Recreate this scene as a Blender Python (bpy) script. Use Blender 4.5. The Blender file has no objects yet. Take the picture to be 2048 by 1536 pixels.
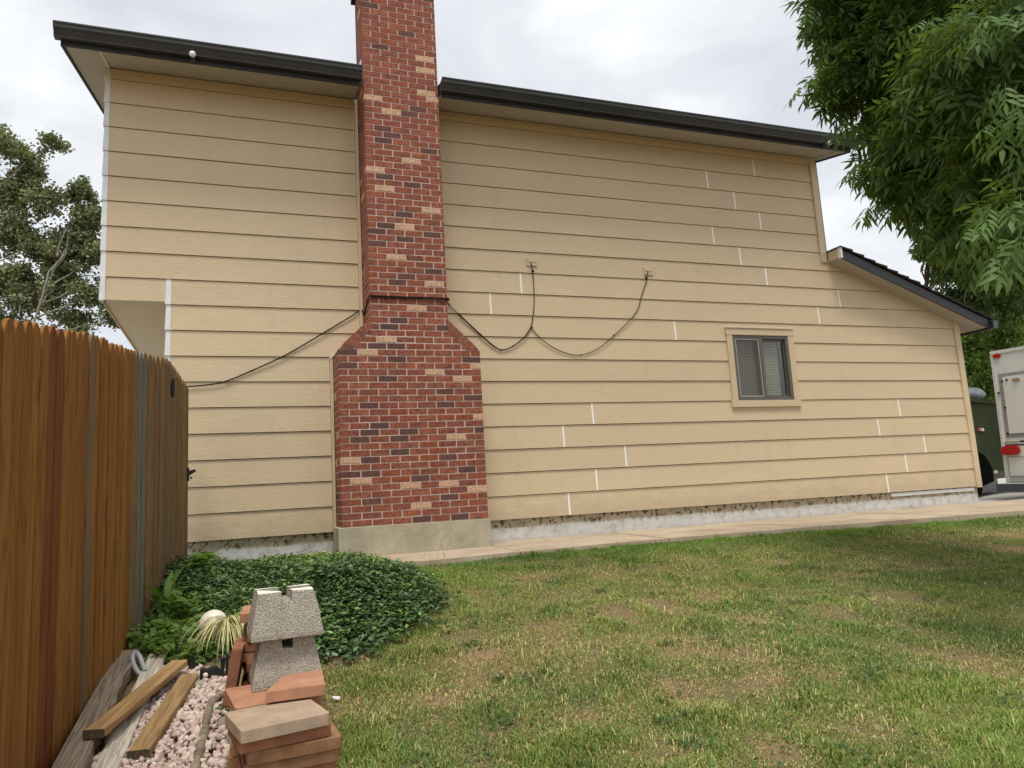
import bpy, bmesh, math, random
import numpy as np
from mathutils import Vector, Matrix, Euler
random.seed(7); RS = np.random.RandomState(11)
S = bpy.context.scene; C = S.collection

# ------------------------------------------------------------------ camera (solved from the siding courses)
F = 1470.68; YAW, PIT, ROL = .356223, .144860, -.056933
cy, sy, cp, sp = math.cos(YAW), math.sin(YAW), math.cos(PIT), math.sin(PIT)
fw = np.array([sy*cp, cy*cp, sp]); rt = np.array([cy, -sy, 0.]); up = np.cross(rt, fw)
c_, s_ = math.cos(ROL), math.sin(ROL)
R2 = c_*rt + s_*up; U2 = -s_*rt + c_*up
cam = bpy.data.cameras.new('camera'); co = bpy.data.objects.new('camera', cam); C.objects.link(co)
co.matrix_world = Matrix(((R2[0], U2[0], -fw[0], 0), (R2[1], U2[1], -fw[1], 0), (R2[2], U2[2], -fw[2], 0), (0, 0, 0, 1)))
cam.sensor_width = 36; cam.lens = F/2048*36; cam.clip_end = 2000; cam.clip_start = .05
S.camera = co
# ------------------------------------------------------------------ light
SUN_EL, SUN_AZ = math.radians(69), math.radians(200)      # azimuth clockwise from +Y: behind and left of the camera
w = bpy.data.worlds.new('World'); S.world = w; w.use_nodes = True
n = w.node_tree.nodes; l = w.node_tree.links; n.clear()
o = n.new('ShaderNodeOutputWorld'); b = n.new('ShaderNodeBackground'); b.inputs[1].default_value = .1
sk = n.new('ShaderNodeTexSky'); sk.sky_type = 'NISHITA'; sk.sun_disc = False; sk.sun_elevation = SUN_EL; sk.sun_rotation = SUN_AZ
tc = n.new('ShaderNodeTexCoord'); mp = n.new('ShaderNodeMapping'); mp.inputs['Scale'].default_value = (1, 1, 2.2); mp.inputs['Location'].default_value = (.3, .1, .5)
nz = n.new('ShaderNodeTexNoise'); nz.inputs['Scale'].default_value = 3.4; nz.inputs['Detail'].default_value = 7; nz.inputs['Roughness'].default_value = .52; nz.inputs['Distortion'].default_value = .35
cr = n.new('ShaderNodeValToRGB'); e = cr.color_ramp.elements
e[0].position = .34; e[0].color = (4.0, 4.15, 4.45, 1); e[1].position = .66; e[1].color = (6.0, 6.05, 6.05, 1)
e2 = cr.color_ramp.elements.new(.5); e2.color = (4.75, 4.87, 5.05, 1)
mx = n.new('ShaderNodeMixRGB'); mx.inputs[0].default_value = .93
l.new(tc.outputs['Generated'], mp.inputs[0]); l.new(mp.outputs[0], nz.inputs[0]); l.new(nz.outputs[0], cr.inputs[0])
l.new(sk.outputs[0], mx.inputs[1]); l.new(cr.outputs[0], mx.inputs[2]); l.new(mx.outputs[0], b.inputs[0]); l.new(b.outputs[0], o.inputs[0])
sun = bpy.data.lights.new('sun', 'SUN'); sun.energy = 1.5; sun.angle = math.radians(18); sun.color = (1, .95, .86)
so = bpy.data.objects.new('sun', sun); C.objects.link(so)
sd = Vector((math.sin(SUN_AZ)*math.cos(SUN_EL), math.cos(SUN_AZ)*math.cos(SUN_EL), math.sin(SUN_EL)))
so.rotation_euler = sd.to_track_quat('Z', 'Y').to_euler(); so.location = (0, -5, 12)
S.render.engine = 'CYCLES'
vs = S.view_settings; vs.view_transform = 'Standard'; vs.look = 'None'; vs.gamma = 1; vs.use_curve_mapping = False; vs.exposure = .90

# ------------------------------------------------------------------ survey helpers: rays of the photograph met with real planes
def ray(u, v): return R2*((u-1024)/F) - U2*((v-768)/F) + fw
def W(u, v, y=8.4055): d = ray(u, v); return d*y/d[1]
def Zp(u, v, z): d = ray(u, v); return d*z/d[2]
D = 8.4055; Z0 = 4.97316; EX = .279
def gz(x, y):                                           # ground height (eye is the origin)
    if y > 7.05: g = -.645
    elif y > .3: g = -.645 - .121*(7.05-y)
    else: g = -1.46 + .02*(y-.3)
    return g
def Gp(u, v, h=0):
    d = ray(u, v); t0, t1 = .5, 30
    for _ in range(60):
        t = (t0+t1)/2; q = d*t
        if q[2] > gz(q[0], q[1])+h: t0 = t
        else: t1 = t
    return d*t

# ------------------------------------------------------------------ object helpers
def tag(o, label=None, cat=None, group=None, kind=None):
    if label: o['label'] = label
    if cat: o['category'] = cat
    if group: o['group'] = group
    if kind: o['kind'] = kind
    return o
def empty(name, loc=(0, 0, 0), parent=None):
    o = bpy.data.objects.new(name, None); C.objects.link(o); o.location = loc; o.empty_display_size = .1
    if parent: o.parent = parent
    return o
def link(name, me, parent=None):
    o = bpy.data.objects.new(name, me); C.objects.link(o)
    if parent: o.parent = parent
    return o
class MB:
    def __init__(s): s.v = []; s.f = []; s.m = []
    def add(s, vs, fs, mi=0):
        k = len(s.v); s.v += [tuple(map(float, q)) for q in vs]; s.f += [tuple(i+k for i in f) for f in fs]; s.m += [mi]*len(fs)
    def box(s, a, b, mi=0, M=None, j=0):
        x0, y0, z0 = a; x1, y1, z1 = b
        vs = [(x0,y0,z0),(x1,y0,z0),(x1,y1,z0),(x0,y1,z0),(x0,y0,z1),(x1,y0,z1),(x1,y1,z1),(x0,y1,z1)]
        if j: vs = [tuple(c+random.uniform(-j, j) for c in q) for q in vs]
        if M is not None: vs = [tuple(M @ Vector(q)) for q in vs]
        s.add(vs, [(0,3,2,1),(4,5,6,7),(0,1,5,4),(1,2,6,5),(2,3,7,6),(3,0,4,7)], mi)
    def prism(s, poly, fa, fb, mi=0):                    # poly: list of 2D pts; fa/fb map pt-> 3D front/back
        k = len(poly); vs = [fa(q) for q in poly]+[fb(q) for q in poly]
        fs = [tuple(range(k)), tuple(range(2*k-1, k-1, -1))]+[(i, i+k, (i+1) % k+k, (i+1) % k) for i in range(k)]
        s.add(vs, fs, mi)
    def tube(s, pts, r, seg=6, mi=0, cap=True):
        pts = [Vector(q) for q in pts]; k = len(pts); rs = r if hasattr(r, '__len__') else [r]*k
        vs = []; ref = Vector((0, 0, 1))
        for i in range(k):
            t = (pts[min(i+1, k-1)]-pts[max(i-1, 0)]).normalized()
            a = t.cross(ref)
            if a.length < .1: a = t.cross(Vector((0, 1, 0)))
            a.normalize(); bb = t.cross(a)
            for q in range(seg):
                an = 2*math.pi*q/seg; vs.append(pts[i]+(a*math.cos(an)+bb*math.sin(an))*rs[i])
        fs = [(i*seg+q, i*seg+(q+1) % seg, (i+1)*seg+(q+1) % seg, (i+1)*seg+q) for i in range(k-1) for q in range(seg)]
        if cap: fs += [tuple(range(seg)), tuple((k-1)*seg+q for q in range(seg))]
        s.add(vs, fs, mi)
    def mesh(s, name, mats, smooth=False, bevel=0):
        me = bpy.data.meshes.new(name); me.from_pydata(s.v, [], s.f)
        for m in (mats if isinstance(mats, (list, tuple)) else [mats]): me.materials.append(m)
        if any(s.m): me.polygons.foreach_set('material_index', s.m)
        bm = bmesh.new(); bm.from_mesh(me)
        bmesh.ops.recalc_face_normals(bm, faces=bm.faces)
        if bevel: bmesh.ops.bevel(bm, geom=bm.edges[:], offset=bevel, segments=2, affect='EDGES', profile=.6)
        bm.to_mesh(me); bm.free()
        if smooth: me.polygons.foreach_set('use_smooth', [True]*len(me.polygons))
        me.update(); return me
    def build(s, name, mats, parent=None, smooth=False, bevel=0): return link(name, s.mesh(name, mats, smooth, bevel), parent)
def fast_mesh(name, V, faces_n, idx, mat, col=None, smooth=False):   # V (n,3), faces all with faces_n corners
    me = bpy.data.meshes.new(name); V = np.asarray(V, np.float32); idx = np.asarray(idx, np.int32).reshape(-1)
    nf = len(idx)//faces_n
    me.vertices.add(len(V)); me.vertices.foreach_set('co', V.ravel())
    me.loops.add(len(idx)); me.loops.foreach_set('vertex_index', idx)
    me.polygons.add(nf); me.polygons.foreach_set('loop_start', np.arange(0, nf*faces_n, faces_n, dtype=np.int32))
    if smooth: me.polygons.foreach_set('use_smooth', np.ones(nf, bool))
    me.update(calc_edges=True)
    if col is not None:
        a = me.color_attributes.new('tint', 'FLOAT_COLOR', 'POINT'); c4 = np.ones((len(V), 4), np.float32); c4[:, :3] = col; a.data.foreach_set('color', c4.ravel())
    me.materials.append(mat); me.validate(); return me
def clip(poly, a, b, c):                                 # keep a*x+b*z<=c
    out = []; k = len(poly)
    for i in range(k):
        p, q = poly[i], poly[(i+1) % k]; dp = a*p[0]+b*p[1]-c; dq = a*q[0]+b*q[1]-c
        if dp <= 0: out.append(p)
        if (dp < 0 < dq) or (dq < 0 < dp):
            t = dp/(dp-dq); out.append((p[0]+t*(q[0]-p[0]), p[1]+t*(q[1]-p[1])))
    return out
def vnoise(x, y, sc, seed=0):                            # value noise, numpy
    x = np.asarray(x)*sc+seed*17.3; y = np.asarray(y)*sc+seed*9.1
    xi = np.floor(x).astype(int); yi = np.floor(y).astype(int); fx = x-xi; fy = y-yi; fx = fx*fx*(3-2*fx); fy = fy*fy*(3-2*fy)
    def h(a, b): return (np.sin(a*127.1+b*311.7+seed*74.7)*43758.5453) % 1
    return (h(xi, yi)*(1-fx)+h(xi+1, yi)*fx)*(1-fy)+(h(xi, yi+1)*(1-fx)+h(xi+1, yi+1)*fx)*fy
def fbm(x, y, sc, seed=0, o=3): return sum(vnoise(x, y, sc*2**i, seed+i)*.5**i for i in range(o))/sum(.5**i for i in range(o))

# ------------------------------------------------------------------ materials
class Mat:
    def __init__(s, name, rough=.8, spec=.3, metal=0):
        s.m = bpy.data.materials.new(name); s.m.use_nodes = True; s.n = s.m.node_tree.nodes; s.l = s.m.node_tree.links
        s.b = s.n['Principled BSDF']; s.b.inputs['Roughness'].default_value = rough; s.b.inputs['Specular IOR Level'].default_value = spec
        s.b.inputs['Metallic'].default_value = metal; s.tc = None
    def co(s, kind='Object', scale=(1, 1, 1), rot=(0, 0, 0)):
        if not s.tc: s.tc = s.n.new('ShaderNodeTexCoord')
        m = s.n.new('ShaderNodeMapping'); m.inputs['Scale'].default_value = scale; m.inputs['Rotation'].default_value = rot
        s.l.new(s.tc.outputs[kind], m.inputs[0]); return m.outputs[0]
    def world(s, scale=(1, 1, 1)):
        g = s.n.new('ShaderNodeNewGeometry'); m = s.n.new('ShaderNodeMapping'); m.inputs['Scale'].default_value = scale
        s.l.new(g.outputs['Position'], m.inputs[0]); return m.outputs[0]
    def noise(s, v, sc, det=4, ro=.55, dist=0):
        q = s.n.new('ShaderNodeTexNoise'); q.inputs['Scale'].default_value = sc; q.inputs['Detail'].default_value = det
        q.inputs['Roughness'].default_value = ro; q.inputs['Distortion'].default_value = dist; s.l.new(v, q.inputs[0]); return q.outputs[0]
    def vor(s, v, sc, out='Distance'):
        q = s.n.new('ShaderNodeTexVoronoi'); q.inputs['Scale'].default_value = sc; s.l.new(v, q.inputs[0]); return q.outputs[out]
    def ramp(s, v, stops):
        q = s.n.new('ShaderNodeValToRGB'); e = q.color_ramp.elements
        while len(e) > 1: e.remove(e[-1])
        e[0].position = stops[0][0]; e[0].color = (*stops[0][1], 1)
        for p, c in stops[1:]: k = e.new(p); k.color = (*c, 1)
        s.l.new(v, q.inputs[0]); return q.outputs[0]
    def mix(s, f, a, b, mode='MIX'):
        q = s.n.new('ShaderNodeMixRGB'); q.blend_type = mode
        for i, x in ((0, f), (1, a), (2, b)):
            if isinstance(x, (int, float)): q.inputs[i].default_value = x
            elif isinstance(x, tuple): q.inputs[i].default_value = (*x, 1)
            else: s.l.new(x, q.inputs[i])
        return q.outputs[0]
    def math(s, op, a, b=0, cl=False):
        q = s.n.new('ShaderNodeMath'); q.operation = op; q.use_clamp = cl
        for i, x in ((0, a), (1, b)):
            if isinstance(x, (int, float)): q.inputs[i].default_value = x
            else: s.l.new(x, q.inputs[i])
        return q.outputs[0]
    def rnd(s):
        q = s.n.new('ShaderNodeObjectInfo'); g = s.n.new('ShaderNodeNewGeometry')
        return s.math('FRACT', s.math('ADD', q.outputs['Random'], g.outputs['Random Per Island']))
    def attr(s, name): q = s.n.new('ShaderNodeAttribute'); q.attribute_name = name; return q.outputs['Color']
    def bump(s, h, st=.3, dist=.01):
        q = s.n.new('ShaderNodeBump'); q.inputs['Strength'].default_value = st; q.inputs['Distance'].default_value = dist
        s.l.new(h, q.inputs['Height'])
        if s.b.inputs['Normal'].is_linked: s.l.new(s.b.inputs['Normal'].links[0].from_socket, q.inputs['Normal'])
        s.l.new(q.outputs[0], s.b.inputs['Normal']); return s
    def col(s, v):
        if isinstance(v, tuple): s.b.inputs['Base Color'].default_value = (*v, 1)
        else: s.l.new(v, s.b.inputs['Base Color'])
        return s
def plain(name, c, rough=.7, spec=.3, metal=0, var=.12, sc=20):
    m = Mat(name, rough, spec, metal); v = m.noise(m.co(), sc, 5)
    m.col(m.ramp(v, [(.3, tuple(x*(1-var) for x in c)), (.7, tuple(min(1, x*(1+var)) for x in c))])); m.bump(v, .12, .003); return m.m

def siding_mat(name, c):
    m = Mat(name, .62, .25); g = m.world((1.1, 1, 16)); r = m.rnd()
    off = m.n.new('ShaderNodeVectorMath'); off.operation = 'ADD'; cmb = m.n.new('ShaderNodeCombineXYZ')
    m.l.new(m.math('MULTIPLY', r, 40.), cmb.inputs[0]); m.l.new(m.math('MULTIPLY', r, 90.), cmb.inputs[2])
    m.l.new(g, off.inputs[0]); m.l.new(cmb.outputs[0], off.inputs[1]); v = off.outputs[0]
    wob = m.noise(v, 1.5, 3, .5, 1.2); wv = m.math('SINE', m.math('MULTIPLY', wob, 95.))
    fine = m.noise(m.world((90, 90, 22)), 1., 3); blot = m.noise(m.world((.7, 1, 1.6)), 1.6, 4)
    k = m.mix(m.math('MULTIPLY', r, .35), c, tuple(x*.86 for x in c))
    k = m.mix(m.ramp(blot, [(.38, (0, 0, 0)), (.7, (.35, .35, .35))]), k, tuple(x*y for x, y in zip(c, (.86, .88, .92))))
    k = m.mix(m.math('MULTIPLY', m.math('SUBTRACT', 1., m.math('ABSOLUTE', wv)), .09), k, tuple(x*.7 for x in c))
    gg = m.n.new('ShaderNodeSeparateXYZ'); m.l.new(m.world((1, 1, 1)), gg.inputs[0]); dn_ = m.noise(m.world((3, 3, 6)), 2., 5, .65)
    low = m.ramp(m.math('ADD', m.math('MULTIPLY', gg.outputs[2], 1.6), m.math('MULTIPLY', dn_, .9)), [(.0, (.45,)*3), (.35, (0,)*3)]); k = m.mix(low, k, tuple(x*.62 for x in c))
    stn = m.noise(m.world((5, 5, .5)), 1.2, 4, .6); k = m.mix(m.ramp(stn, [(.58, (0,)*3), (.75, (.22,)*3)]), k, tuple(x*y for x, y in zip(c, (.74, .73, .70))))
    m.col(k); m.bump(wv, .30, .0025); m.bump(fine, .45, .002); return m.m
M = {}
M['siding'] = siding_mat('siding_paint', (.668, .532, .350))
M['trim'] = siding_mat('trim_paint', (.655, .522, .345))
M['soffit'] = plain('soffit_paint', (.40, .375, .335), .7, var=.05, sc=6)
M['soffit2'] = plain('cantilever_soffit_paint', (.62, .57, .47), .75, var=.05, sc=6)
M['sheath'] = plain('wall_paper', (.05, .035, .022), .9)
M['metal'] = plain('galvanized_flashing', (.72, .74, .75), .5, .4, .05, .10, 12)
M['white'] = plain('white_caulk', (.88, .88, .85), .5, var=.05)
M['gutter'] = plain('dark_gutter_paint', (.034, .035, .034), .42, .4, var=.15, sc=4)
M['fascia'] = plain('dark_fascia_paint', (.028, .029, .030), .5, .35, var=.15, sc=5)
def brick(name, stops, spot=.5):
    m = Mat(name, .85, .2); r = m.rnd(); v = m.world((1, 1, 1))
    k = m.ramp(r, stops); mot = m.noise(v, 55., 4, .65); big = m.noise(v, 17., 3)
    k = m.mix(m.ramp(big, [(.44, (0, 0, 0)), (.66, (spot, spot, spot))]), k, (.105, .050, .046))
    k = m.mix(m.ramp(mot, [(.52, (0, 0, 0)), (.64, (.85, .85, .85))]), k, (.06, .022, .018))
    m.col(k); m.bump(mot, .6, .006); m.bump(m.noise(v, 190., 3), .4, .003); return m.m
M['brick'] = brick('brick_red', [(0, (.35, .112, .066)), (.25, (.32, .098, .060)), (.5, (.29, .090, .060)), (.75, (.38, .128, .070)), (1, (.26, .090, .066))], .55)
M['brick_dark'] = brick('brick_dark', [(0, (.175, .078, .066)), (1, (.115, .064, .058))], .6)
M['brick_orange'] = brick('brick_orange', [(0, (.34, .095, .042)), (1, (.31, .085, .040))], .3)
def pale():
    m = Mat('brick_pale', .9, .15); v = m.world((1, 1, 1)); a = m.noise(v, 42., 4, .7); q = m.noise(v, 120., 4, .7)
    k = m.ramp(a, [(.35, (.66, .48, .32)), (.52, (.58, .37, .24)), (.62, (.40, .17, .11))]); k = m.mix(m.ramp(q, [(.55, (0,)*3), (.7, (.5,)*3)]), k, (.30, .14, .09))
    m.col(k); m.bump(q, .7, .006); return m.m
M['brick_pale'] = pale()
M['mortar'] = plain('mortar', (.60, .46, .375), .95, .1, var=.16, sc=40)
def concrete(name, base, dark, sc=7, st=.5):
    m = Mat(name, .9, .2); v = m.world((1, 1, 1)); a = m.noise(v, sc, 6, .6); q = m.noise(v, sc*14, 3)
    k = m.ramp(a, [(.3, dark), (.62, base), (.8, tuple(min(1, x*1.12) for x in base))]); k = m.mix(m.ramp(q, [(.45, (0,)*3), (.75, (.35,)*3)]), k, tuple(x*.6 for x in dark))
    m.col(k); m.bump(q, st, .005); m.bump(a, .3, .02); return m
def _base():
    m = concrete('chimney_base_concrete', (.47, .42, .31), (.34, .30, .21), 4); return m.m
M['cbase'] = _base()
def _path():
    m = concrete('path_concrete', (.50, .405, .30), (.35, .27, .19), 2.2, .4); return m.m
M['path'] = _path()
def _drive(): return concrete('driveway_concrete', (.46, .44, .41), (.36, .34, .31), 1.5, .3).m
M['drive'] = _drive()
def _found():
    m = Mat('foundation_paint', .85, .2); v = m.world((1, 1, 1)); g = m.n.new('ShaderNodeSeparateXYZ'); m.l.new(v, g.inputs[0])
    n1 = m.noise(m.world((1.1, 1, 3)), 1.3, 5, .6); n2 = m.noise(m.world((2, 1, 1.5)), 9., 5, .7); n3 = m.noise(v, 9., 6, .62)
    edge = m.math('ADD', g.outputs[2], m.math('MULTIPLY', m.math('SUBTRACT', n1, .5), .10))   # wavy upper limit of the white coat
    white = m.ramp(m.math('MULTIPLY', m.math('ADD', edge, .60), 5.), [(.80, (1,)*3), (.86, (0,)*3)])
    base = m.ramp(n3, [(.3, (.33, .28, .19)), (.7, (.46, .40, .29))])
    wc = m.ramp(n3, [(.32, (.40, .385, .35)), (.5, (.56, .555, .53)), (.7, (.62, .62, .60))])
    k = m.mix(white, base, wc)
    rust = m.math('MULTIPLY', m.ramp(n2, [(.53, (0,)*3), (.58, (1,)*3)]), m.ramp(m.math('MULTIPLY', m.math('ADD', g.outputs[2], .60), 4.), [(.52, (0,)*3), (.78, (.95,)*3)]))
    k = m.mix(rust, k, (.085, .05, .025))
    low = m.ramp(m.math('MULTIPLY', m.math('ADD', edge, .64), 6.), [(.15, (.8,)*3), (.6, (0,)*3)])
    k = m.mix(m.math('MULTIPLY', low, n3), k, (.30, .21, .12))
    m.col(k); m.bump(n2, .3, .006); m.bump(m.noise(v, 60., 3), .2, .002); return m.m
M['found'] = _found()
def wood(name, stops, axis='z', rough=.75, streak=(.3, .12, .04), sc=1., st=.5, knots=True):
    m = Mat(name, rough, .2); s = (9*sc, 9*sc, .8*sc) if axis == 'z' else (.9*sc, 14*sc, 14*sc)
    s2 = (95*sc, 95*sc, 2.5*sc) if axis == 'z' else (3*sc, 110*sc, 110*sc)
    r = m.rnd(); g = m.co('Object', s); g2 = m.co('Object', s2)
    off = m.n.new('ShaderNodeVectorMath'); off.operation = 'ADD'; cmb = m.n.new('ShaderNodeCombineXYZ')
    m.l.new(m.math('MULTIPLY', r, 60.), cmb.inputs[0]); m.l.new(m.math('MULTIPLY', r, 31.), cmb.inputs[2]); m.l.new(g, off.inputs[0]); m.l.new(cmb.outputs[0], off.inputs[1])
    a = m.noise(off.outputs[0], 1., 4, .55, .8); rings = m.math('SINE', m.math('MULTIPLY', a, 42.)); f = m.noise(g2, 1., 3)
    k = m.ramp(r, stops)
    k = m.mix(m.ramp(rings, [(.0, (0,)*3), (.95, (.55,)*3)]), k, streak)
    k = m.mix(m.ramp(f, [(.45, (0,)*3), (.7, (.40 if axis == 'z' else .65,)*3)]), k, tuple(x*.6 for x in streak))
    k = m.mix(m.ramp(m.noise(off.outputs[0], .45, 3), [(.35, (.0,)*3), (.75, (.45,)*3)]), k, tuple(x*1.3 for x in streak))
    if knots:
        kv = m.vor(m.co('Object', (6.5*sc, 6.5*sc, 2.1*sc) if axis == 'z' else (2.1*sc, 6.5*sc, 6.5*sc)), 1.); k = m.mix(m.ramp(kv, [(.045, (.85,)*3), (.085, (0,)*3)]), k, tuple(x*.35 for x in streak))
    m.col(k); m.bump(rings, .15*st*2, .004); m.bump(f, st, .003); return m.m
M['fence'] = wood('stained_cedar', [(0, (.32, .142, .030)), (.2, (.25, .102, .020)), (.4, (.34, .158, .034)), (.6, (.27, .113, .022)), (.8, (.33, .148, .031)), (1, (.28, .118, .024))], streak=(.12, .043, .009))
M['fence_red'] = wood('red_stained_cedar', [(0, (.20, .064, .018)), (1, (.23, .074, .020))], streak=(.09, .028, .010))
M['fence_grey'] = wood('weathered_cedar', [(0, (.25, .155, .070)), (.5, (.20, .135, .072)), (1, (.29, .165, .060))], streak=(.10, .06, .028))
M['fence_blue'] = wood('silvered_cedar', [(0, (.20, .185, .145)), (1, (.23, .205, .155))], streak=(.07, .065, .05))
M['wood_grey'] = wood('driftgrey_timber', [(0, (.33, .27, .20)), (1, (.35, .29, .21))], 'x', .85, (.09, .068, .045), st=.8)
M['wood_white'] = wood('bleached_timber', [(0, (.74, .68, .58)), (1, (.70, .64, .54))], 'x', .85, (.26, .22, .16), st=.8)
M['wood_brown'] = wood('weathered_pine', [(0, (.50, .335, .17)), (1, (.46, .30, .15))], 'x', .75, (.20, .10, .035), st=.5)
M['wood_brown2'] = wood('treated_pine', [(0, (.40, .27, .13)), (1, (.37, .24, .115))], 'x', .8, (.17, .10, .04), st=.5)
M['end_dark'] = plain('sawn_end_grain', (.095, .065, .038), .9, var=.3, sc=60)
def paver(name, c1, c2, c3):
    m = Mat(name, .92, .15); v = m.co('Object'); a = m.noise(v, 9., 5, .6); q = m.noise(v, 140., 3)
    k = m.ramp(a, [(.3, c2), (.55, c1), (.75, c3)]); k = m.mix(m.ramp(q, [(.5, (0,)*3), (.75, (.3,)*3)]), k, tuple(x*.5 for x in c2)); m.col(k); m.bump(q, .35, .003); m.bump(a, .2, .01); return m.m
M['pav_o'] = paver('paver_orange', (.46, .235, .145), (.36, .175, .105), (.52, .31, .20))
M['pav_g'] = paver('paver_dusty', (.42, .30, .21), (.29, .24, .175), (.52, .36, .25))
M['pav_r'] = paver('paver_red', (.33, .145, .085), (.22, .10, .055), (.38, .20, .12))
M['pav_b'] = paver('paver_brown', (.27, .145, .075), (.17, .085, .04), (.33, .18, .10))
def _deck():
    m = Mat('deck_block_concrete', .95, .15); v = m.co('Object'); q = m.vor(v, 130.); a = m.noise(v, 11., 4); f = m.noise(v, 240., 3)
    k = m.ramp(a, [(.3, (.46, .425, .36)), (.7, (.58, .54, .46))]); k = m.mix(m.ramp(f, [(.42, (.7,)*3), (.56, (0,)*3)]), k, (.17, .14, .105)); k = m.mix(m.ramp(f, [(.58, (0,)*3), (.7, (.6,)*3)]), k, (.62, .57, .48))
    m.col(k); m.bump(f, .9, .008); m.bump(q, .5, .006); return m.m
M['deck'] = _deck()
M['deck_top'] = plain('pale_top_concrete', (.74, .70, .60), .95, .1, var=.2, sc=90)  # paler concrete, used on the top faces of the blocks only
def leafmat(name, tr=.25, rough=.42, spec=.4):
    m = Mat(name, rough, spec); c = m.attr('tint'); m.col(c)
    t = m.n.new('ShaderNodeBsdfTranslucent'); m.l.new(m.mix(.5, c, (.30, .42, .04), 'MIX'), t.inputs[0]); q = m.n.new('ShaderNodeMixShader'); q.inputs[0].default_value = tr
    m.l.new(m.b.outputs[0], q.inputs[1]); m.l.new(t.outputs[0], q.inputs[2]); m.l.new(q.outputs[0], m.n['Material Output'].inputs[0]); return m.m
M['leaf'] = leafmat('leaf', .34, .52, .28); M['leaf_gloss'] = leafmat('periwinkle_leaf', .08, .35, .5); M['grass'] = leafmat('grass_blade', .15, .6, .25); M['leaf_far'] = leafmat('far_leaf', .2, .6, .2)
M['bark'] = plain('bark', (.12, .095, .07), .95, .1, var=.35, sc=25); M['bark_pale'] = plain('pale_bark', (.22, .21, .17), .9, .1, var=.25, sc=15)
def _soil():
    m = Mat('soil', .95, .1); v = m.world((1, 1, 1)); a = m.noise(v, 2.2, 6, .6); q = m.noise(v, 60., 4)
    k = m.ramp(a, [(.3, (.13, .125, .052)), (.5, (.235, .17, .09)), (.7, (.33, .20, .125))]); k = m.mix(m.ramp(q, [(.45, (0,)*3), (.7, (.6,)*3)]), k, (.08, .06, .035)); m.col(k); m.bump(q, .8, .02); return m.m
M['soil'] = _soil()
def _gravel():
    m = Mat('pink_gravel', .9, .2); v = m.world((1, 1, 1)); r = m.rnd(); q = m.noise(v, 90., 4, .6)
    k = m.ramp(r, [(0, (.58, .44, .38)), (.35, (.68, .57, .50)), (.6, (.50, .35, .30)), (.8, (.72, .65, .58)), (.93, (.40, .31, .26)), (1, (.33, .30, .27))]); k = m.mix(m.ramp(q, [(.5, (0,)*3), (.7, (.45,)*3)]), k, (.30, .16, .13)); m.col(k); m.bump(q, .5, .004); return m.m
M['gravel'] = _gravel()
M['stone'] = plain('grey_stone', (.30, .27, .22), .85, .2, var=.3, sc=30)
M['black'] = plain('black_plastic', (.012, .012, .013), .35, .5); M['cable'] = plain('black_cable', (.008, .006, .006), .75, .2)
M['bronze'] = plain('bronze_aluminium', (.115, .105, .085), .45, .5, .2, .12); M['screenf'] = plain('screen_frame_aluminium', (.34, .33, .30), .4, .5, .3)
M['blind'] = plain('blind_slat', (.80, .73, .60), .5, .3, var=.05); M['room'] = plain('dark_room', (.03, .022, .018), .9)
M['redwood'] = plain('red_brown_jamb', (.17, .05, .03), .6)
def glassm(name, tint, mixf):
    m = Mat(name, .05, .5); t = m.n.new('ShaderNodeBsdfTransparent'); t.inputs[0].default_value = (*tint, 1); g = m.n.new('ShaderNodeBsdfGlossy'); g.inputs['Roughness'].default_value = .03; g.inputs[0].default_value = (.9, .93, .95, 1)
    q = m.n.new('ShaderNodeMixShader'); fr = m.n.new('ShaderNodeFresnel'); fr.inputs[0].default_value = 1.5; m.l.new(m.math('ADD', m.math('MULTIPLY', fr.outputs[0], .22), mixf), q.inputs[0]); m.l.new(t.outputs[0], q.inputs[1]); m.l.new(g.outputs[0], q.inputs[2]); m.l.new(q.outputs[0], m.n['Material Output'].inputs[0]); return m.m
M['glass'] = glassm('window_glass', (.82, .84, .80), .02)
def _screen():
    m = Mat('insect_screen', .9, .1); m.col((.20, .19, .18)); t = m.n.new('ShaderNodeBsdfTransparent'); q = m.n.new('ShaderNodeMixShader'); q.inputs[0].default_value = .74; m.l.new(t.outputs[0], q.inputs[2]); m.l.new(m.b.outputs[0], q.inputs[1]); m.l.new(q.outputs[0], m.n['Material Output'].inputs[0]); return m.m
M['screen'] = _screen()
M['shingle'] = plain('asphalt_shingle', (.035, .034, .036), .95, .1, var=.4, sc=80)
M['olive'] = plain('olive_steel', (.050, .062, .022), .85, .1, var=.15, sc=3); M['olive_d'] = plain('dark_olive_steel', (.035, .045, .02), .55)
M['tyre'] = plain('tyre_rubber', (.012, .012, .012), 1, 0); M['fender'] = plain('fender_black', (.010, .010, .010), 1, 0); M['rvw'] = plain('camper_white', (.72, .71, .66), .35, .4, var=.04, sc=3); M['rvg'] = plain('camper_grey', (.30, .30, .30), .5)
M['rvgreen'] = plain('decal_green', (.04, .22, .10), .5); M['navy'] = plain('decal_navy', (.02, .025, .05), .5); M['red'] = plain('red_lens', (.42, .012, .012), .2, .6, var=.25, sc=30)
M['redr'] = plain('red_reflector', (.50, .03, .02), .4); M['whiter'] = plain('white_reflector', (.75, .75, .75), .4); M['bumper'] = plain('bumper_steel', (.06, .065, .08), .45, .5)
M['tarp'] = plain('grey_white_sack', (.5, .52, .56), .6, .3, var=.35, sc=9); M['pot'] = plain('white_glazed_pot', (.74, .70, .60), .3, .5, var=.06, sc=8)
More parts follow.
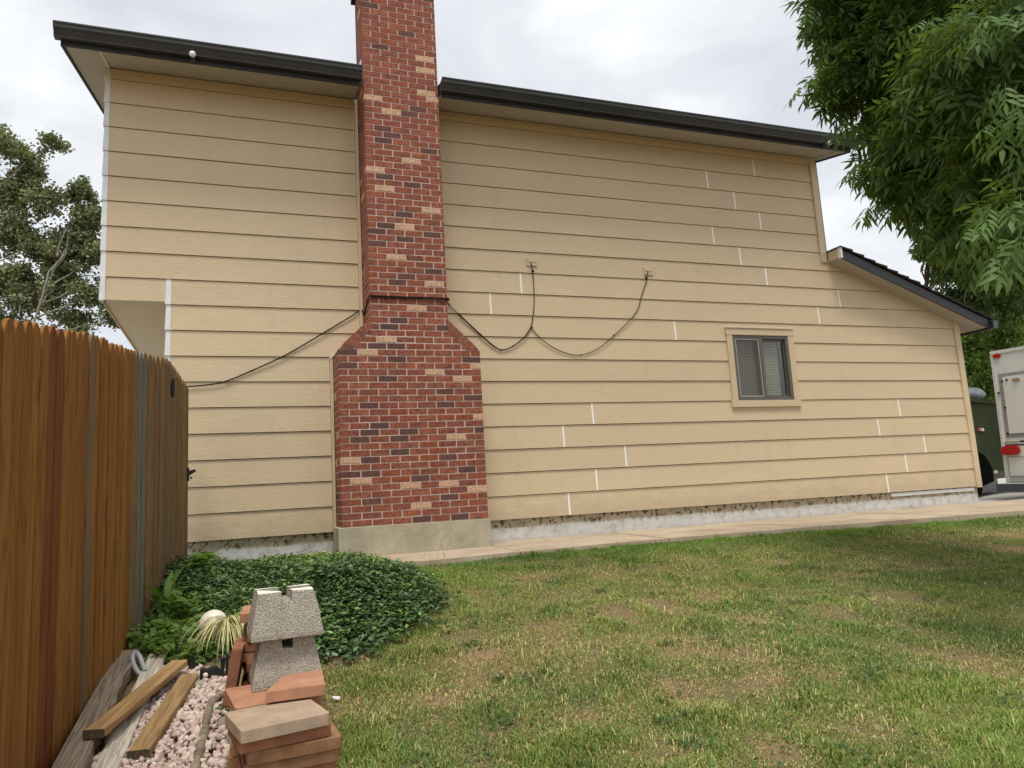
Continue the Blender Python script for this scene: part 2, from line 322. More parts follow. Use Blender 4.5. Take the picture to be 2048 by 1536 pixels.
M['bulb'] = plain('clear_bulb', (.75, .74, .70), .12, .8, var=.2, sc=40); M['rock_tan'] = plain('tan_slab', (.42, .34, .25), .9, var=.15); M['terra'] = plain('terracotta', (.19, .085, .045), .9); M['greypl'] = plain('grey_pvc', (.36, .38, .40), .45, .5, var=.2, sc=15)

# ------------------------------------------------------------------ ground, path, driveway
def ground():
    xs = np.concatenate([np.linspace(-400, -8, 10), np.linspace(-6, 20, 105), np.linspace(24, 400, 12)])
    ys = np.concatenate([np.linspace(-60, -3, 6), np.linspace(-2, 9, 90), np.linspace(10, 700, 14)])
    X, Y = np.meshgrid(xs, ys); Zz = np.array([[gz(x, y) for x in xs] for y in ys]); Zz += (vnoise(X, Y, 1.3, 3)-.5)*.03*((Y > -2) & (Y < 6.8))
    Zz -= np.where((Y > 7.0), .03, 0)
    nx, ny = len(xs), len(ys); I = np.arange(nx*ny).reshape(ny, nx); q = np.stack([I[:-1, :-1], I[:-1, 1:], I[1:, 1:], I[1:, :-1]], -1).reshape(-1, 4)
    o = link('ground', fast_mesh('ground', np.stack([X.ravel(), Y.ravel(), Zz.ravel()], 1), 4, q, M['soil'], smooth=True)); tag(o, 'bare brown soil of the yard showing under the lawn', 'ground', kind='structure')
ground()
def edge_y(x): return float(np.interp(x, [1.2, 1.7, 2.4, 3.8, 5.2, 7, 8.7, 13], [7.0, 6.98, 7.05, 7.12, 7.02, 6.92, 6.75, 6.4]))
path = empty('path'); tag(path, 'worn concrete path along the foot of the house wall', 'path', kind='structure')
jx = [1.15, 2.62, 4.35, 6.3, 8.3, 10.3, 12.6]
for i in range(len(jx)-1):
    mb = MB(); a, b2 = jx[i]+.006, jx[i+1]-.006; k = 6; zt = -.60+random.uniform(-.003, .003)
    top = []; 
    xs = np.linspace(a, b2, k+1); fr = [(x, edge_y(x)) for x in xs]; bk = 7.925 if i == 0 else 8.44
    poly = fr+[(b2, bk), (a, bk)]
    f = lambda z: (lambda q: (q[0], q[1], z+(.02*(q[1]-7.0)/1.4)))
    mb.prism(poly, f(zt), f(zt-.1)); mb.build('path_slab', M['path'], path)
mb = MB(); mb.box((10.86, 8.6, -.78), (60, 60, -.665)); mb.box((12.62, 5.0, -.78), (60, 8.594, -.668)); o = mb.build('driveway', M['drive']); tag(o, 'pale concrete driveway beyond the house corner', 'driveway', kind='structure')

mb = MB(); mb.box((-9, 8.5, -.75), (-.705, 20, -.60)); o = mb.build('bounce_slab', M['drive']); tag(o, 'added concrete slab hidden behind the fence, bouncing light onto the overhang soffit', 'bounce_slab', kind='structure')  # unseen pale slab, added to bounce light up to the cantilever soffit
# ------------------------------------------------------------------ house
house = empty('house', (4, 9, -.6)); tag(house, 'two storey house side wall in tan lap siding with red brick chimney', 'house')
HP = empty  # parts are parented without moving: use matrix_parent_inverse
def part(name, o, parent=house):
    o.parent = parent; o.matrix_parent_inverse = parent.matrix_world.inverted() if parent.matrix_world != Matrix() else Matrix(); return o
bpy.context.view_layer.update()
def hb(mb, name, mats, parent=house, **k):
    o = mb.build(name, mats, None, **k); o.parent = parent
    if parent is house: o.matrix_parent_inverse = Matrix.Translation(-Vector((4, 9, -.6)))
    return o
def sub(name):                                           # an empty part that sits at the house origin
    e_ = empty(name); e_.parent = house; e_.matrix_parent_inverse = Matrix.Translation(-Vector((4, 9, -.6))); return e_
# sheathing and hidden walls
WX0, WX1, WZ0, WZ1 = 6.435, 7.39, 1.066, 1.99
mb = MB(); ys = D+.016
mb.box((-1.33, ys, 2.23), (WX0, ys+.12, 4.83)); mb.box((-.69, ys, -.33), (WX0, ys+.12, 2.229)); mb.box((WX0, ys, WZ1), (8.28, ys+.12, 4.83)); mb.box((WX0, ys, -.33), (WX1, ys+.12, WZ0))
mb.box((WX1, ys, -.33), (8.28, ys+.12, WZ1)); 
mb.prism([(8.28, -.33), (10.80, -.33), (10.80, 2.24), (8.28, 3.12)], lambda q: (q[0], ys, q[1]), lambda q: (q[0], ys+.12, q[1]))
hb(mb, 'sheathing', M['sheath'])
mb = MB(); mb.box((-1.34, ys+.13, 2.24), (-1.30, 15.8, 4.83)); mb.box((-.70, ys+.13, -.33), (-.66, 15.8, 2.24)); mb.box((8.24, ys+.13, 2.9), (8.285, 15.8, 4.83)); mb.box((10.76, ys+.13, -.33), (10.81, 15.8, 2.22)); mb.box((-1.34, 15.8, -.33), (10.81, 15.9, 2.9)); mb.box((-1.3, 15.8, 2.9), (8.28, 15.9, 4.8))
for x in (-1.34, 8.24): mb.prism([(ys+.13, 4.8), (15.8, 4.8), (12.4, 6.0)], lambda q, x=x: (x, q[0], q[1]), lambda q, x=x: (x+.045, q[0], q[1]))
hb(mb, 'side_wall', M['siding'])
mb = MB(); mb.box((-1.345, D-.004, 2.205), (-.705, 15.8, 2.228)); hb(mb, 'cantilever_soffit', M['soffit2'])
mb = MB(); mb.box((-1.362, D-.008, 2.185), (-1.347, 15.8, 2.26)); hb(mb, 'cantilever_edge_board', M['trim'])
# foundation
mb = MB(); mb.box((-.66, D+.03, -.95), (.95, D+.3, -.325)); mb.box((2.55, D+.03, -.95), (10.78, D+.3, -.325)); hb(mb, 'foundation', M['found'])
mb = MB(); mb.box((9.0, D+.012, -.392), (10.70, D+.028, -.345)); hb(mb, 'sill_flashing', M['metal'])
# siding boards
JP = [(1507,333),(1414,359),(1469,400),(1520,440),(1426,471),(1480,511),(1532,551),(1042,570),(981,610),(1678,596),(1637,630),(1350,661),(1185,826),(1798,815),(1757,853),(1127,871),(1849,887),(1251,910),(1812,925),(1193,957),(1775,967),(1138,1005)]
J = [W(*q) for q in JP]
def rakez(x): return 3.15-.35*(x-8.30)
def fy(z, zb, zt): return D-.009+.013*(z-zb)/EX
for i in range(19):
    zt = Z0-i*EX-.0068; zb = Z0-(i+1)*EX
    if i == 0: zt = 4.80
    segs = []
    lx = -1.335 if zb > 2.2 else (-.71)
    upc = zb > 1.60
    segs.append((lx, 1.285 if upc else .935))
    rx0 = 2.24 if upc else 2.59
    rx1 = 8.27 if i <= 5 else 10.81
    cuts = sorted(float(q[0]) for q in J if zb-.01 < q[2] < zt+.02)
    a = rx0
    for c in cuts: segs.append((a, c-.009)); a = c+.009
    segs.append((a, rx1))
    for (a, b2) in segs:
        poly = [(a, zb), (b2, zb), (b2, zt), (a, zt)]
        if i == 9 and a < -.6: pass
        if i == 8 and a < -.6: pass
        if a < -.6 and zb < 2.21 < zt: poly = [(-1.335, 2.21), (-.71, 2.21), (-.71, zb), (b2, zb), (b2, zt), (-1.335, zt)]
        polys = [poly]
        if b2 > 8.2 and i >= 6:
            if i == 6: poly = [(a, zb), (8.30+(3.15-zb)/.35, zb), (8.30, 3.15), (8.285, zt), (a, zt)]
            else: poly = clip(poly, .35, 1, 3.15+.35*8.30)
            polys = [poly]
        # window cuts
        if b2 > WX0+.05 and a < WX1-.05:
            h0, h1 = WX0-.03, WX1+.03; H0, H1 = WZ0-.03, WZ1+.03
            if zb >= H0 and zt <= H1: polys = [[(a, zb), (h0, zb), (h0, zt), (a, zt)], clip([(h1, zb), (b2, zb), (b2, zt), (h1, zt)], .35, 1, 3.15+.35*8.30)]
            elif zb < H1 < zt:
                polys = [[(a, zb), (h0, zb), (h0, H1), (h1, H1), (h1, zb)]+[q for q in poly if not (abs(q[0]-a) < 1e-6)]+[(a, zt)]]
            elif zb < H0 < zt: polys = [[(a, zb), (b2, zb), (b2, zt), (h1, zt), (h1, H0), (h0, H0), (h0, zt), (a, zt)]]
        for pl in polys:
            if len(pl) < 3: continue
            mb = MB(); dz = random.uniform(-.0012, .0012)
            mb.prism(pl, lambda q: (q[0], fy(q[1], zb, zt)+dz, q[1]), lambda q: (q[0], D+.0145, q[1])); hb(mb, 'siding_board', M['siding'])
    for c in cuts:
        mb = MB(); mb.prism([(c-.0105, zb+.002), (c+.0105, zb+.002), (c+.0105, zt), (c-.0105, zt)], lambda q: (q[0], fy(q[1], zb, zt)-.001, q[1]), lambda q: (q[0], D+.0155, q[1])); hb(mb, 'joint_flashing', M['white'])
    # metal corner caps at the left corners
    cx = -1.335 if zb > 2.2 else -.71
    if zb > -.1:
        z_b = max(zb, 2.19) if cx < -1 and zb < 2.22 else zb
        mb = MB(); mb.prism([(cx-.054, z_b-.002), (cx+.003, z_b-.002), (cx+.003, zt+.003), (cx-.044, zt+.003)], lambda q: (q[0], fy(q[1], zb, zt)-.004, q[1]), lambda q: (q[0], D+.06, q[1])); hb(mb, 'corner_cap', M['metal'])
        if cx < -1 and zb < 2.4 and zb > 2.3 or (cx < -1 and abs(zb-2.183) < .03):
            pass
mb = MB(); mb.prism([(-1.389, 2.205), (-1.332, 2.205), (-1.332, 2.459), (-1.379, 2.459)], lambda q: (q[0], D-.014, q[1]), lambda q: (q[0], D+.06, q[1])); hb(mb, 'corner_cap', M['metal'])
# trims
def tbox(name, a, b2, mat='trim'):
    mb = MB(); mb.box(a, b2); return hb(mb, name, M[mat], bevel=.002)
tbox('chimney_trim', (1.288, D-.028, 1.80), (1.327, D+.01, 4.79)); tbox('chimney_trim', (.938, D-.028, -.325), (.972, D+.01, 1.66))
tbox('corner_board', (8.185, D-.030, 3.145), (8.297, D+.02, 4.80))
mb = MB(); mb.box((8.299, D-.02, 3.2), (8.318, 15.8, 4.83)); hb(mb, 'corner_edge', M['fascia'])
mb = MB(); mb.prism([(10.722, -.345), (10.832, -.345), (10.832, rakez(10.832)), (10.722, rakez(10.722))], lambda q: (q[0], D-.03, q[1]), lambda q: (q[0], D+.1, q[1])); hb(mb, 'corner_board', M['trim'], bevel=.002)
tbox('frieze_board', (-1.33, D-.030, 4.725), (1.28, D+.01, 4.795)); tbox('frieze_board', (2.22, D-.030, 4.725), (8.18, D+.01, 4.795))
# main roof: underside slab slopes 1/3, ridge along x
s3 = .22
def roofslab(name, mat, x0, x1, off0, off1, y0=7.875):
    mb = MB(); zz = lambda y: 4.81+(y-D)*s3
    P1 = [(y0, zz(y0)+off0), (12.4, zz(12.4)+off0), (16.9, zz(12.4)-4.5*s3+off0), (16.9, zz(12.4)-4.5*s3+off1), (12.4, zz(12.4)+off1), (y0, zz(y0)+off1)]
    for a, b2 in ((x0, 1.28), (2.235, x1)): mb.prism(P1, lambda q: (a, q[0], q[1]), lambda q: (b2, q[0], q[1]))
    P2 = [(8.42, zz(8.42)+off0), (12.4, zz(12.4)+off0), (12.4, zz(12.4)+off1), (8.42, zz(8.42)+off1)]
    mb.prism(P2, lambda q: (1.28, q[0], q[1]), lambda q: (2.235, q[0], q[1])); return hb(mb, name, mat)
roofslab('soffit', M['soffit'], -1.668, 8.447, 0, .012); roofslab('roof_deck', M['fascia'], -1.672, 8.451, .013, .15); roofslab('roof_shingles', M['shingle'], -1.70, 8.48, .152, .175, 7.84)
for a, b2 in ((-1.672, 1.28), (2.235, 8.451)): tbox('fascia_board', (a, 7.850, 4.676), (b2, 7.873, 4.80), 'fascia')
for x in (-1.694, 8.453):
    mb = MB(); zz = lambda y: 4.81+(y-D)*s3; mb.prism([(7.85, zz(7.85)-.018), (12.4, zz(12.4)-.018), (16.9, zz(12.4)-4.5*s3-.018), (16.9, zz(12.4)-4.5*s3+.15), (12.4, zz(12.4)+.15), (7.85, zz(7.85)+.15)], lambda q: (x, q[0], q[1]), lambda q: (x+.02, q[0], q[1])); hb(mb, 'rake_board', M['fascia'])
for x in (-1.345, 8.29):
    mb = MB(); zz = lambda y: 4.81+(y-D)*s3; mb.prism([(7.88, zz(7.88)-.012), (8.40, zz(8.40)-.012), (8.40, zz(8.40)-.001), (7.88, zz(7.88)-.001)], lambda q: (x-.012, q[0], q[1]), lambda q: (x+.012, q[0], q[1])); hb(mb, 'soffit_batten', M['soffit2'])
gp = [(7.728, 4.862), (7.728, 4.846), (7.737, 4.840), (7.738, 4.806), (7.752, 4.786), (7.772, 4.768), (7.778, 4.745), (7.778, 4.722), (7.848, 4.722), (7.848, 4.840), (7.845, 4.840), (7.845, 4.725), (7.781, 4.725), (7.741, 4.810), (7.740, 4.858), (7.736, 4.866)]
for a, b2 in ((-1.74, 1.290), (2.225, 8.555)):
    mb = MB(); mb.prism(gp, lambda q: (a, q[0], q[1]), lambda q: (b2, q[0], q[1])); mb.prism([gp[i] for i in (0, 3, 5, 7, 8, 9)], lambda q: (a-.002, q[0], q[1]), lambda q: (a+.002, q[0], q[1])); mb.prism([gp[i] for i in (0, 3, 5, 7, 8, 9)], lambda q: (b2-.002, q[0], q[1]), lambda q: (b2+.002, q[0], q[1])); hb(mb, 'gutter', M['gutter'])
def uvsphere(mb, c, r, sc=(1, 1, 1), seg=14, ring=9, mi=0, j=0, M4=None):
    vs = [Vector((0, 0, 1))]+[Vector((math.sin(math.pi*i/ring)*math.cos(2*math.pi*k/seg), math.sin(math.pi*i/ring)*math.sin(2*math.pi*k/seg), math.cos(math.pi*i/ring))) for i in range(1, ring) for k in range(seg)]+[Vector((0, 0, -1))]
    fs = [(0, 1+k, 1+(k+1) % seg) for k in range(seg)]+[(1+i*seg+k, 1+(i+1)*seg+k, 1+(i+1)*seg+(k+1) % seg, 1+i*seg+(k+1) % seg) for i in range(ring-2) for k in range(seg)]+[(len(vs)-1, 1+(ring-2)*seg+(k+1) % seg, 1+(ring-2)*seg+k) for k in range(seg)]
    vs = [Vector((q.x*sc[0], q.y*sc[1], q.z*sc[2]))*r*(1+random.uniform(-j, j)) for q in vs]
    if M4 is not None: vs = [M4 @ q for q in vs]
    mb.add([q+Vector(c) for q in vs], fs, mi)
for u, v in ((385, 108), (1659, 286)):
    q = W(u, v, 7.70); e_ = sub('eave_light'); mb = MB(); uvsphere(mb, q, .034, (1, .75, 1)); hb(mb, 'bulb', M['bulb'], e_, smooth=True)
    mb = MB(); mb.tube([q+np.array([0, .015, 0]), q+np.array([0, .15, 0])], [.022, .03], 10); hb(mb, 'socket', M['gutter'], e_)
# lower roof at the right
mb = MB(); sl = .35
def rk(x, o=0): return 3.15-.35*(x-8.30)+o
def slab(mb, x0, x1, y0, y1, o0, o1): mb.prism([(x0, rk(x0, o0)), (x1, rk(x1, o0)), (x1, rk(x1, o1)), (x0, rk(x0, o1))], lambda q: (q[0], y0, q[1]), lambda q: (q[0], y1, q[1]))
slab(mb, 8.31, 11.15, 8.145, 15.9, 0, .012); hb(mb, 'lower_soffit', M['soffit'])
mb = MB(); slab(mb, 8.335, 11.14, 8.15, 15.9, .0125, .13); hb(mb, 'lower_roof_deck', M['trim'])
mb = MB(); slab(mb, 8.32, 11.17, 8.12, 8.142, -.012, .125); hb(mb, 'lower_rake_board', M['fascia'])
mb = MB(); slab(mb, 8.31, 8.334, 8.150, D-.032, .0125, .145); hb(mb, 'roof_end_board', M['trim'])
mb = MB(); slab(mb, 8.300, 8.332, 8.108, 8.165, -.010, .15); hb(mb, 'end_flashing', M['metal'])
mb = MB(); k = 14
for i in range(k):
    xa = 8.29+(11.22-8.29)*i/k; xb = xa+(11.22-8.29)/k*1.12
    mb.prism([(xa, rk(xa, .146)), (xb, rk(xb, .146)+.012), (xb, rk(xb, .180)+.014), (xa, rk(xa, .158))], lambda q, e=random.uniform(0, .012): (q[0], 8.085+e, q[1]), lambda q: (q[0], 15.95, q[1]))
hb(mb, 'lower_roof_shingles', M['shingle'])
mb = MB(); mb.box((11.152, 8.12, rk(11.15)-.03), (11.175, 15.9, rk(11.15)+.12)); hb(mb, 'eave_fascia', M['fascia'])
zg = rk(11.17); mb = MB(); mb.prism([(11.178, zg-.02), (11.245, zg-.02), (11.27, zg+.03), (11.285, zg+.10), (11.178, zg+.10)], lambda q: (q[0], 8.06, q[1]), lambda q: (q[0], 15.9, q[1])); hb(mb, 'eave_gutter', M['gutter'])
mb = MB(); mb.prism([(11.176, zg-.024), (11.247, zg-.024), (11.274, zg+.03), (11.289, zg+.103), (11.176, zg+.103)], lambda q: (q[0], 8.055, q[1]), lambda q: (q[0], 8.060, q[1])); hb(mb, 'gutter_end_cap', M['bumper'])
mb = MB(); mb.prism([(10.835, 2.20), (11.15, rk(11.15, -.002)), (10.835, rk(10.835, -.002))], lambda q: (q[0], D+.12, q[1]), lambda q: (q[0], D+.14, q[1])); hb(mb, 'eave_return', M['soffit2'])

# window
win = sub('window')
def wb(name, a, b2, mat, bev=.0015): mb = MB(); mb.box(a, b2); return hb(mb, name, M[mat], win, bevel=bev)
wb('trim', (6.335, D-.036, WZ1+.002), (7.495, D+.012, WZ1+.098), 'trim'); wb('trim', (6.325, D-.036, WZ0-.095), (7.500, D+.012, WZ0-.002), 'trim')
wb('trim', (6.345, D-.032, WZ0), (WX0-.002, D+.012, WZ1), 'trim'); wb('trim', (WX1+.002, D-.032, WZ0), (7.490, D+.012, WZ1), 'trim')
wb('drip_cap', (6.330, D-.048, WZ1+.099), (7.500, D+.012, WZ1+.104), 'trim', 0)
mb = MB(); t = .045
for a, b2 in (((WX0, D-.022, WZ0), (WX0+t, D+.07, WZ1)), ((WX1-t, D-.022, WZ0), (WX1, D+.07, WZ1)), ((WX0+t, D-.021, WZ1-t), (WX1-t, D+.07, WZ1)), ((WX0+t, D-.021, WZ0), (WX1-t, D+.07, WZ0+t)), ((6.892, D-.024, WZ0+t), (6.938, D+.07, WZ1-t))): mb.box(a, b2)
hb(mb, 'frame', M['bronze'], win)
mb = MB(); x0, x1 = WX0+t+.004, 6.888; z0, z1 = WZ0+t+.004, WZ1-t-.004; yy = D-.016
for a, b2 in (((x0, yy, z0), (x0+.014, yy+.012, z1)), ((x1-.018, yy, z0), (x1, yy+.012, z1)), ((x0+.014, yy, z1-.016), (x1-.018, yy+.012, z1)), ((x0+.014, yy, z0), (x1-.018, yy+.012, z0+.016))): mb.box(a, b2)
hb(mb, 'screen_frame', M['screenf'], win)
mb = MB(); mb.box((x0+.01, yy+.004, z0+.01), (x1-.01, yy+.006, z1-.01)); hb(mb, 'insect_screen', M['screen'], win)
mb = MB(); x0, x1 = 6.941, WX1-t-.003; yy = D+.01
for a, b2 in (((x0, yy, z0), (x0+.022, yy+.03, z1)), ((x1-.022, yy, z0), (x1, yy+.03, z1)), ((x0+.022, yy, z1-.024), (x1-.022, yy+.03, z1)), ((x0+.022, yy, z0), (x1-.022, yy+.03, z0+.024))): mb.box(a, b2)
hb(mb, 'sash', M['bronze'], win)
mb = MB(); mb.box((WX0+t, D+.045, z0), (6.892, D+.049, z1)); hb(mb, 'pane', M['glass'], win)
mb = MB(); mb.box((6.96, D+.026, z0), (WX1-t-.02, D+.030, z1)); hb(mb, 'pane', M['glass'], win)
for a, b2 in ((WX0+t+.006, 6.885), (6.962, 7.268)):
    mb = MB(); z = z0+.01
    while z < z1-.02:
        mb.add([(a, D+.078, z), (b2, D+.078, z), (b2, D+.096, z+.019), (a, D+.096, z+.019), (a, D+.079, z-.001), (b2, D+.079, z-.001), (b2, D+.097, z+.018), (a, D+.097, z+.018)], [(0, 1, 2, 3), (4, 7, 6, 5), (0, 4, 5, 1), (2, 6, 7, 3)]); z += .0225
    for x in (a+.05, b2-.05): mb.box((x, D+.075, z0), (x+.002, D+.0765, z1))
    mb.box((a, D+.075, z1-.022), (b2, D+.10, z1)); o = hb(mb, 'blind', M['blind'], win); o['kind'] = 'stuff'
wb('jamb', (7.296, D+.072, z0), (7.312, D+.14, z1), 'redwood', 0)
mb = MB(); mb.box((WX0-.1, D+.5, WZ0-.1), (WX1+.1, D+.52, WZ1+.1)); mb.box((WX0-.02, D+.14, WZ0-.02), (WX0, D+.5, WZ1)); mb.box((WX1, D+.14, WZ0), (WX1+.02, D+.5, WZ1)); hb(mb, 'room_wall', M['room'], win)

for q in ((3.416, 2.832, 3.552, 2.931), (5.118, 2.797, 5.254, 2.896)):
    i = math.floor((Z0-(q[1]+q[3])/2)/EX); zb = Z0-(i+1)*EX; yf = fy((q[1]+q[3])/2, zb, 0)
    mb = MB(); mb.box((q[0], yf-.020, q[1]), (q[2], yf+.004, q[3])); mb.box((q[0]+.012, yf-.026, q[1]+.045), (q[2]-.012, yf-.019, q[3]-.012)); hb(mb, 'wall_plate', M['trim'], bevel=.002)

# ------------------------------------------------------------------ chimney
ch = sub('chimney'); CH = .0733; BP = .2133; MJ = .0125; YF = 7.930; YB = 8.402; ZB = -.278; XL0, XL1 = .978, 2.578; XU0, XU1 = 1.333, 2.218; ZTOP = 6.10
ZS = ZB+26*CH; ZC = ZS+3*CH
PALE = [(737,704),(870.5,743),(927,756),(951.7,729.6),(957.6,831),(915.8,870.6),(776,678),(702,919),(723.5,961),(825,968.5),(900.4,963.4),(955,973.7),(846.5,1008.7),(744.7,190.4),(846,190.4),(868.4,196),(766.8,226.8),(826.7,318.6),(752.5,334.9),(834.8,120.8),(834.8,143.2),(773.8,374.4),(869,420),(814.6,451.7),(799.6,512.6),(876.7,566.3),(842.4,615.5)]
DARK = [(793.6,691),(757.7,691),(786.7,717.6),(946.5,793.7),(894.4,807.3),(820.9,861),(752.5,862),(946.5,716.7),(696,703),(779,756),(745.7,917.3),(897.8,910.4),(744.9,945.5),(937,935.2),(802,901.9),(722,880),(755.5,17),(796.5,70),(759,87),(820.4,222),(764,253),(786,266.6),(841,306),(815.3,427),(776,449.4),(759,461.4),(817,476.8),(871.7,468),(764,485.3),(803.6,563),(875.6,543),(804.7,642.7),(762.7,486.6),(720,810),(830,1010),(760,1000),(700,730)]
ORAN = [(740,3.4),(801.6,162.3),(823.5,577.4),(841,589.6),(752.7,535),(750.5,548.6),(879,898.5),(862.8,912),(896,831),(932,831),(780,818),(800,960),(770,950)]
PP = [(W(*q, YF), t) for t, L in (('brick_pale', PALE), ('brick_dark', DARK), ('brick_orange', ORAN)) for q in L]
cells = []                                               # (poly xz, y0, y1, mat)
def rowx(X0, X1, full, extra=0):
    a = X0; out = []; nx = X0+(BP if full else BP/2)
    while nx < X1-.03:
        out.append((a, nx-MJ)); a = nx; nx += BP
    out.append((a, X1)); return out
def pick(x0, x1, z0, z1, front=True):
    if front:
        for q, t in PP:
            if x0-.004 <= q[0] <= x1+.004 and z0-.006 <= q[2] <= z1+.006: return t
        return 'brick_dark' if random.random() < .025 else ('brick_orange' if random.random() < .02 else 'brick')
    r = random.random(); return 'brick_pale' if r < .05 else ('brick_dark' if r < .16 else 'brick')
def rect(a, b2, z0, z1): return [(a, z0), (b2, z0), (b2, z1), (a, z1)]
def row(X0, X1, z, full):
    z0, z1 = z+MJ/2, z+CH-MJ/2; xs = rowx(X0, X1, full)
    for k, (a, b2) in enumerate(xs):
        first = k == 0; last = k == len(xs)-1; ln = b2-a
        dep = .0983 if not ((first and not full) or (last and ln < .12)) else .2033
        cells.append((rect(a, b2, z0, z1), YF, YF+dep, pick(a, b2, z0, z1)))
    for side in (0, 1):
        short = (not full) if side == 0 else (xs[-1][1]-xs[-1][0] < .12)
        y = YF+(.2133 if short else .1083)
        while y < YB-.04:
            y2 = min(y+.2033, YB); xa, xb = ((X0, X0+.0983) if side == 0 else (X1-.0983, X1))
            cells.append((rect(xa, xb, z0, z1), y, y2, pick(0, 0, 0, 0, False))); y = y2+MJ
for i in range(26): row(XL0, XL1, ZB+i*CH, (25-i) % 2 == 0)
capw = .115
for i in range(3):                                       # stepped rows under the sloping rowlocks
    z = ZS+i*CH; z0, z1 = z+MJ/2, z+CH-MJ/2; run = (XU0-XL0); full = i % 2 == 1
    for a, b2 in rowx(XL0, XL1, full):
        pl = rect(a, b2, z0, z1)
        pl = clip(pl, -.235, run-.160, -.235*(XL0+.170)+(run-.160)*ZS) if True else pl
        pl = clip(pl, .235, run-.160, .235*(XL1-.170)+(run-.160)*ZS)
        if len(pl) >= 3 and max(q[0] for q in pl)-min(q[0] for q in pl) > .02: cells.append((pl, YF+.002, YF+.12, pick(a+.01, b2-.01, z0, z1)))
nr = int(round((ZTOP-ZC)/CH))
for j in range(nr): row(XU0, XU1, ZC+j*CH, j % 2 == 1)
# sloping rowlock bricks
for sgn, X0, Xc in ((1, XL0, XU0), (-1, XL1, XU1)):
    A0, A1 = np.array([X0, ZS+.004]), np.array([Xc, ZS+.345]); B0, B1 = np.array([X0+sgn*.160, ZS+.004]), np.array([Xc, ZS+.225])
    k = 6
    for i in range(k):
        t0, t1 = i/k+.012, (i+1)/k-.012
        dA = A0+(A1-A0)*t0; dB = A0+(A1-A0)*t1; cA = B0+(B1-B0)*t0; cB = B0+(B1-B0)*t1
        pl = [tuple(dA), tuple(cA), tuple(cB), tuple(dB)]
        if i == 0: pl = [tuple(A0+np.array([sgn*.02, 0])), tuple(B0), tuple(cB), tuple(dB)]
        cells.append((pl, YF-.004, YF+.2, 'brick')); cells.append((pl, YF+.21, YB, 'brick'))
def area(c):
    pl, y0, y1, _ = c; x = [q[0] for q in pl]; z = [q[1] for q in pl]; cx_, cz_ = sum(x)/len(x), sum(z)/len(z)
    vis = 1 if y0 < YF+.01 else (.25 if cx_ < 1.5 else .02)
    a = abs(sum(pl[i][0]*pl[(i+1) % len(pl)][1]-pl[(i+1) % len(pl)][0]*pl[i][1] for i in range(len(pl))))/2
    return a*vis/(cx_**2+y0**2+cz_**2)*(0 if cz_ > 6 else 1)
cells.sort(key=area, reverse=True)
cache = {}; stuffb = MB(); mk = ['brick', 'brick_dark', 'brick_orange', 'brick_pale']
for k, (pl, y0, y1, mt) in enumerate(cells):
    dy = random.uniform(-.0018, .0018)
    if k < 300:
        x0 = min(q[0] for q in pl); z0 = min(q[1] for q in pl); rel = [(q[0]-x0, q[1]-z0) for q in pl]
        key = (mt, round(y1-y0, 3), tuple((round(a, 3), round(b2, 3)) for a, b2 in rel), random.randint(0, 2))
        if key not in cache:
            mb = MB(); mb.prism(rel, lambda q: (q[0], 0, q[1]), lambda q: (q[0], y1-y0, q[1]))
            mb.v = [tuple(c+random.uniform(-.0011, .0011) for c in q) for q in mb.v]; cache[key] = mb.mesh('brick', M[mt], bevel=.0025)
        o = link('brick', cache[key], ch); o.location = (x0, y0+dy, z0)
    else: stuffb.prism(pl, lambda q: (q[0], y0+dy, q[1]), lambda q: (q[0], y1, q[1]), mk.index(mt))
for o in [q for q in ch.children]: pass
o = hb(stuffb, 'brickwork', [M[q] for q in mk], ch); o['kind'] = 'stuff'
mr = .0045
mb = MB(); mb.box((XL0+.002, YF+mr, ZB), (XL1-.002, YB, ZS+.001)); mb.box((XU0+.002, YF+mr, ZS+.002), (XU1-.002, YB, ZTOP))
for sgn, X0, Xc in ((1, XL0, XU0), (-1, XL1, XU1)):
    mb.prism([(X0+sgn*.006, ZS+.0015), (Xc+sgn*.003, ZS+.0015), (Xc+sgn*.003, ZS+.338), (X0+sgn*.016, ZS+.006)], lambda q: (q[0], YF+.004, q[1]), lambda q: (q[0], YB-.002, q[1]))
hb(mb, 'mortar', M['mortar'], ch)
mb = MB(); mb.box((.935, 7.905, -.95), (2.600, D+.05, ZB-.001), j=.004); hb(mb, 'concrete_base', M['cbase'], ch, bevel=.006)
mb = MB(); mb.box((XU0-.045, YF-.045, ZTOP+.001), (XU1+.045, YB+.045, ZTOP+.10)); mb.box((XU0+.2, YF+.1, ZTOP+.101), (XU1-.2, YB-.1, ZTOP+.35)); hb(mb, 'crown', M['fascia'], ch)
mb = MB()
for i in range(5): y = 8.03+i*.075; z = 4.98+(y-7.85)*s3; mb.box((XU0-.006, y, z-.05), (XU0-.001, y+.07, z+.10)); 
hb(mb, 'step_flashing', M['metal'], ch)
mb = MB(); mb.prism([(.93, 1.60), (.975, 1.652), (.98, 1.645), (.937, 1.592)], lambda q: (q[0], D-.035, q[1]), lambda q: (q[0], D-.012, q[1])); hb(mb, 'shoulder_flashing', M['metal'], ch)

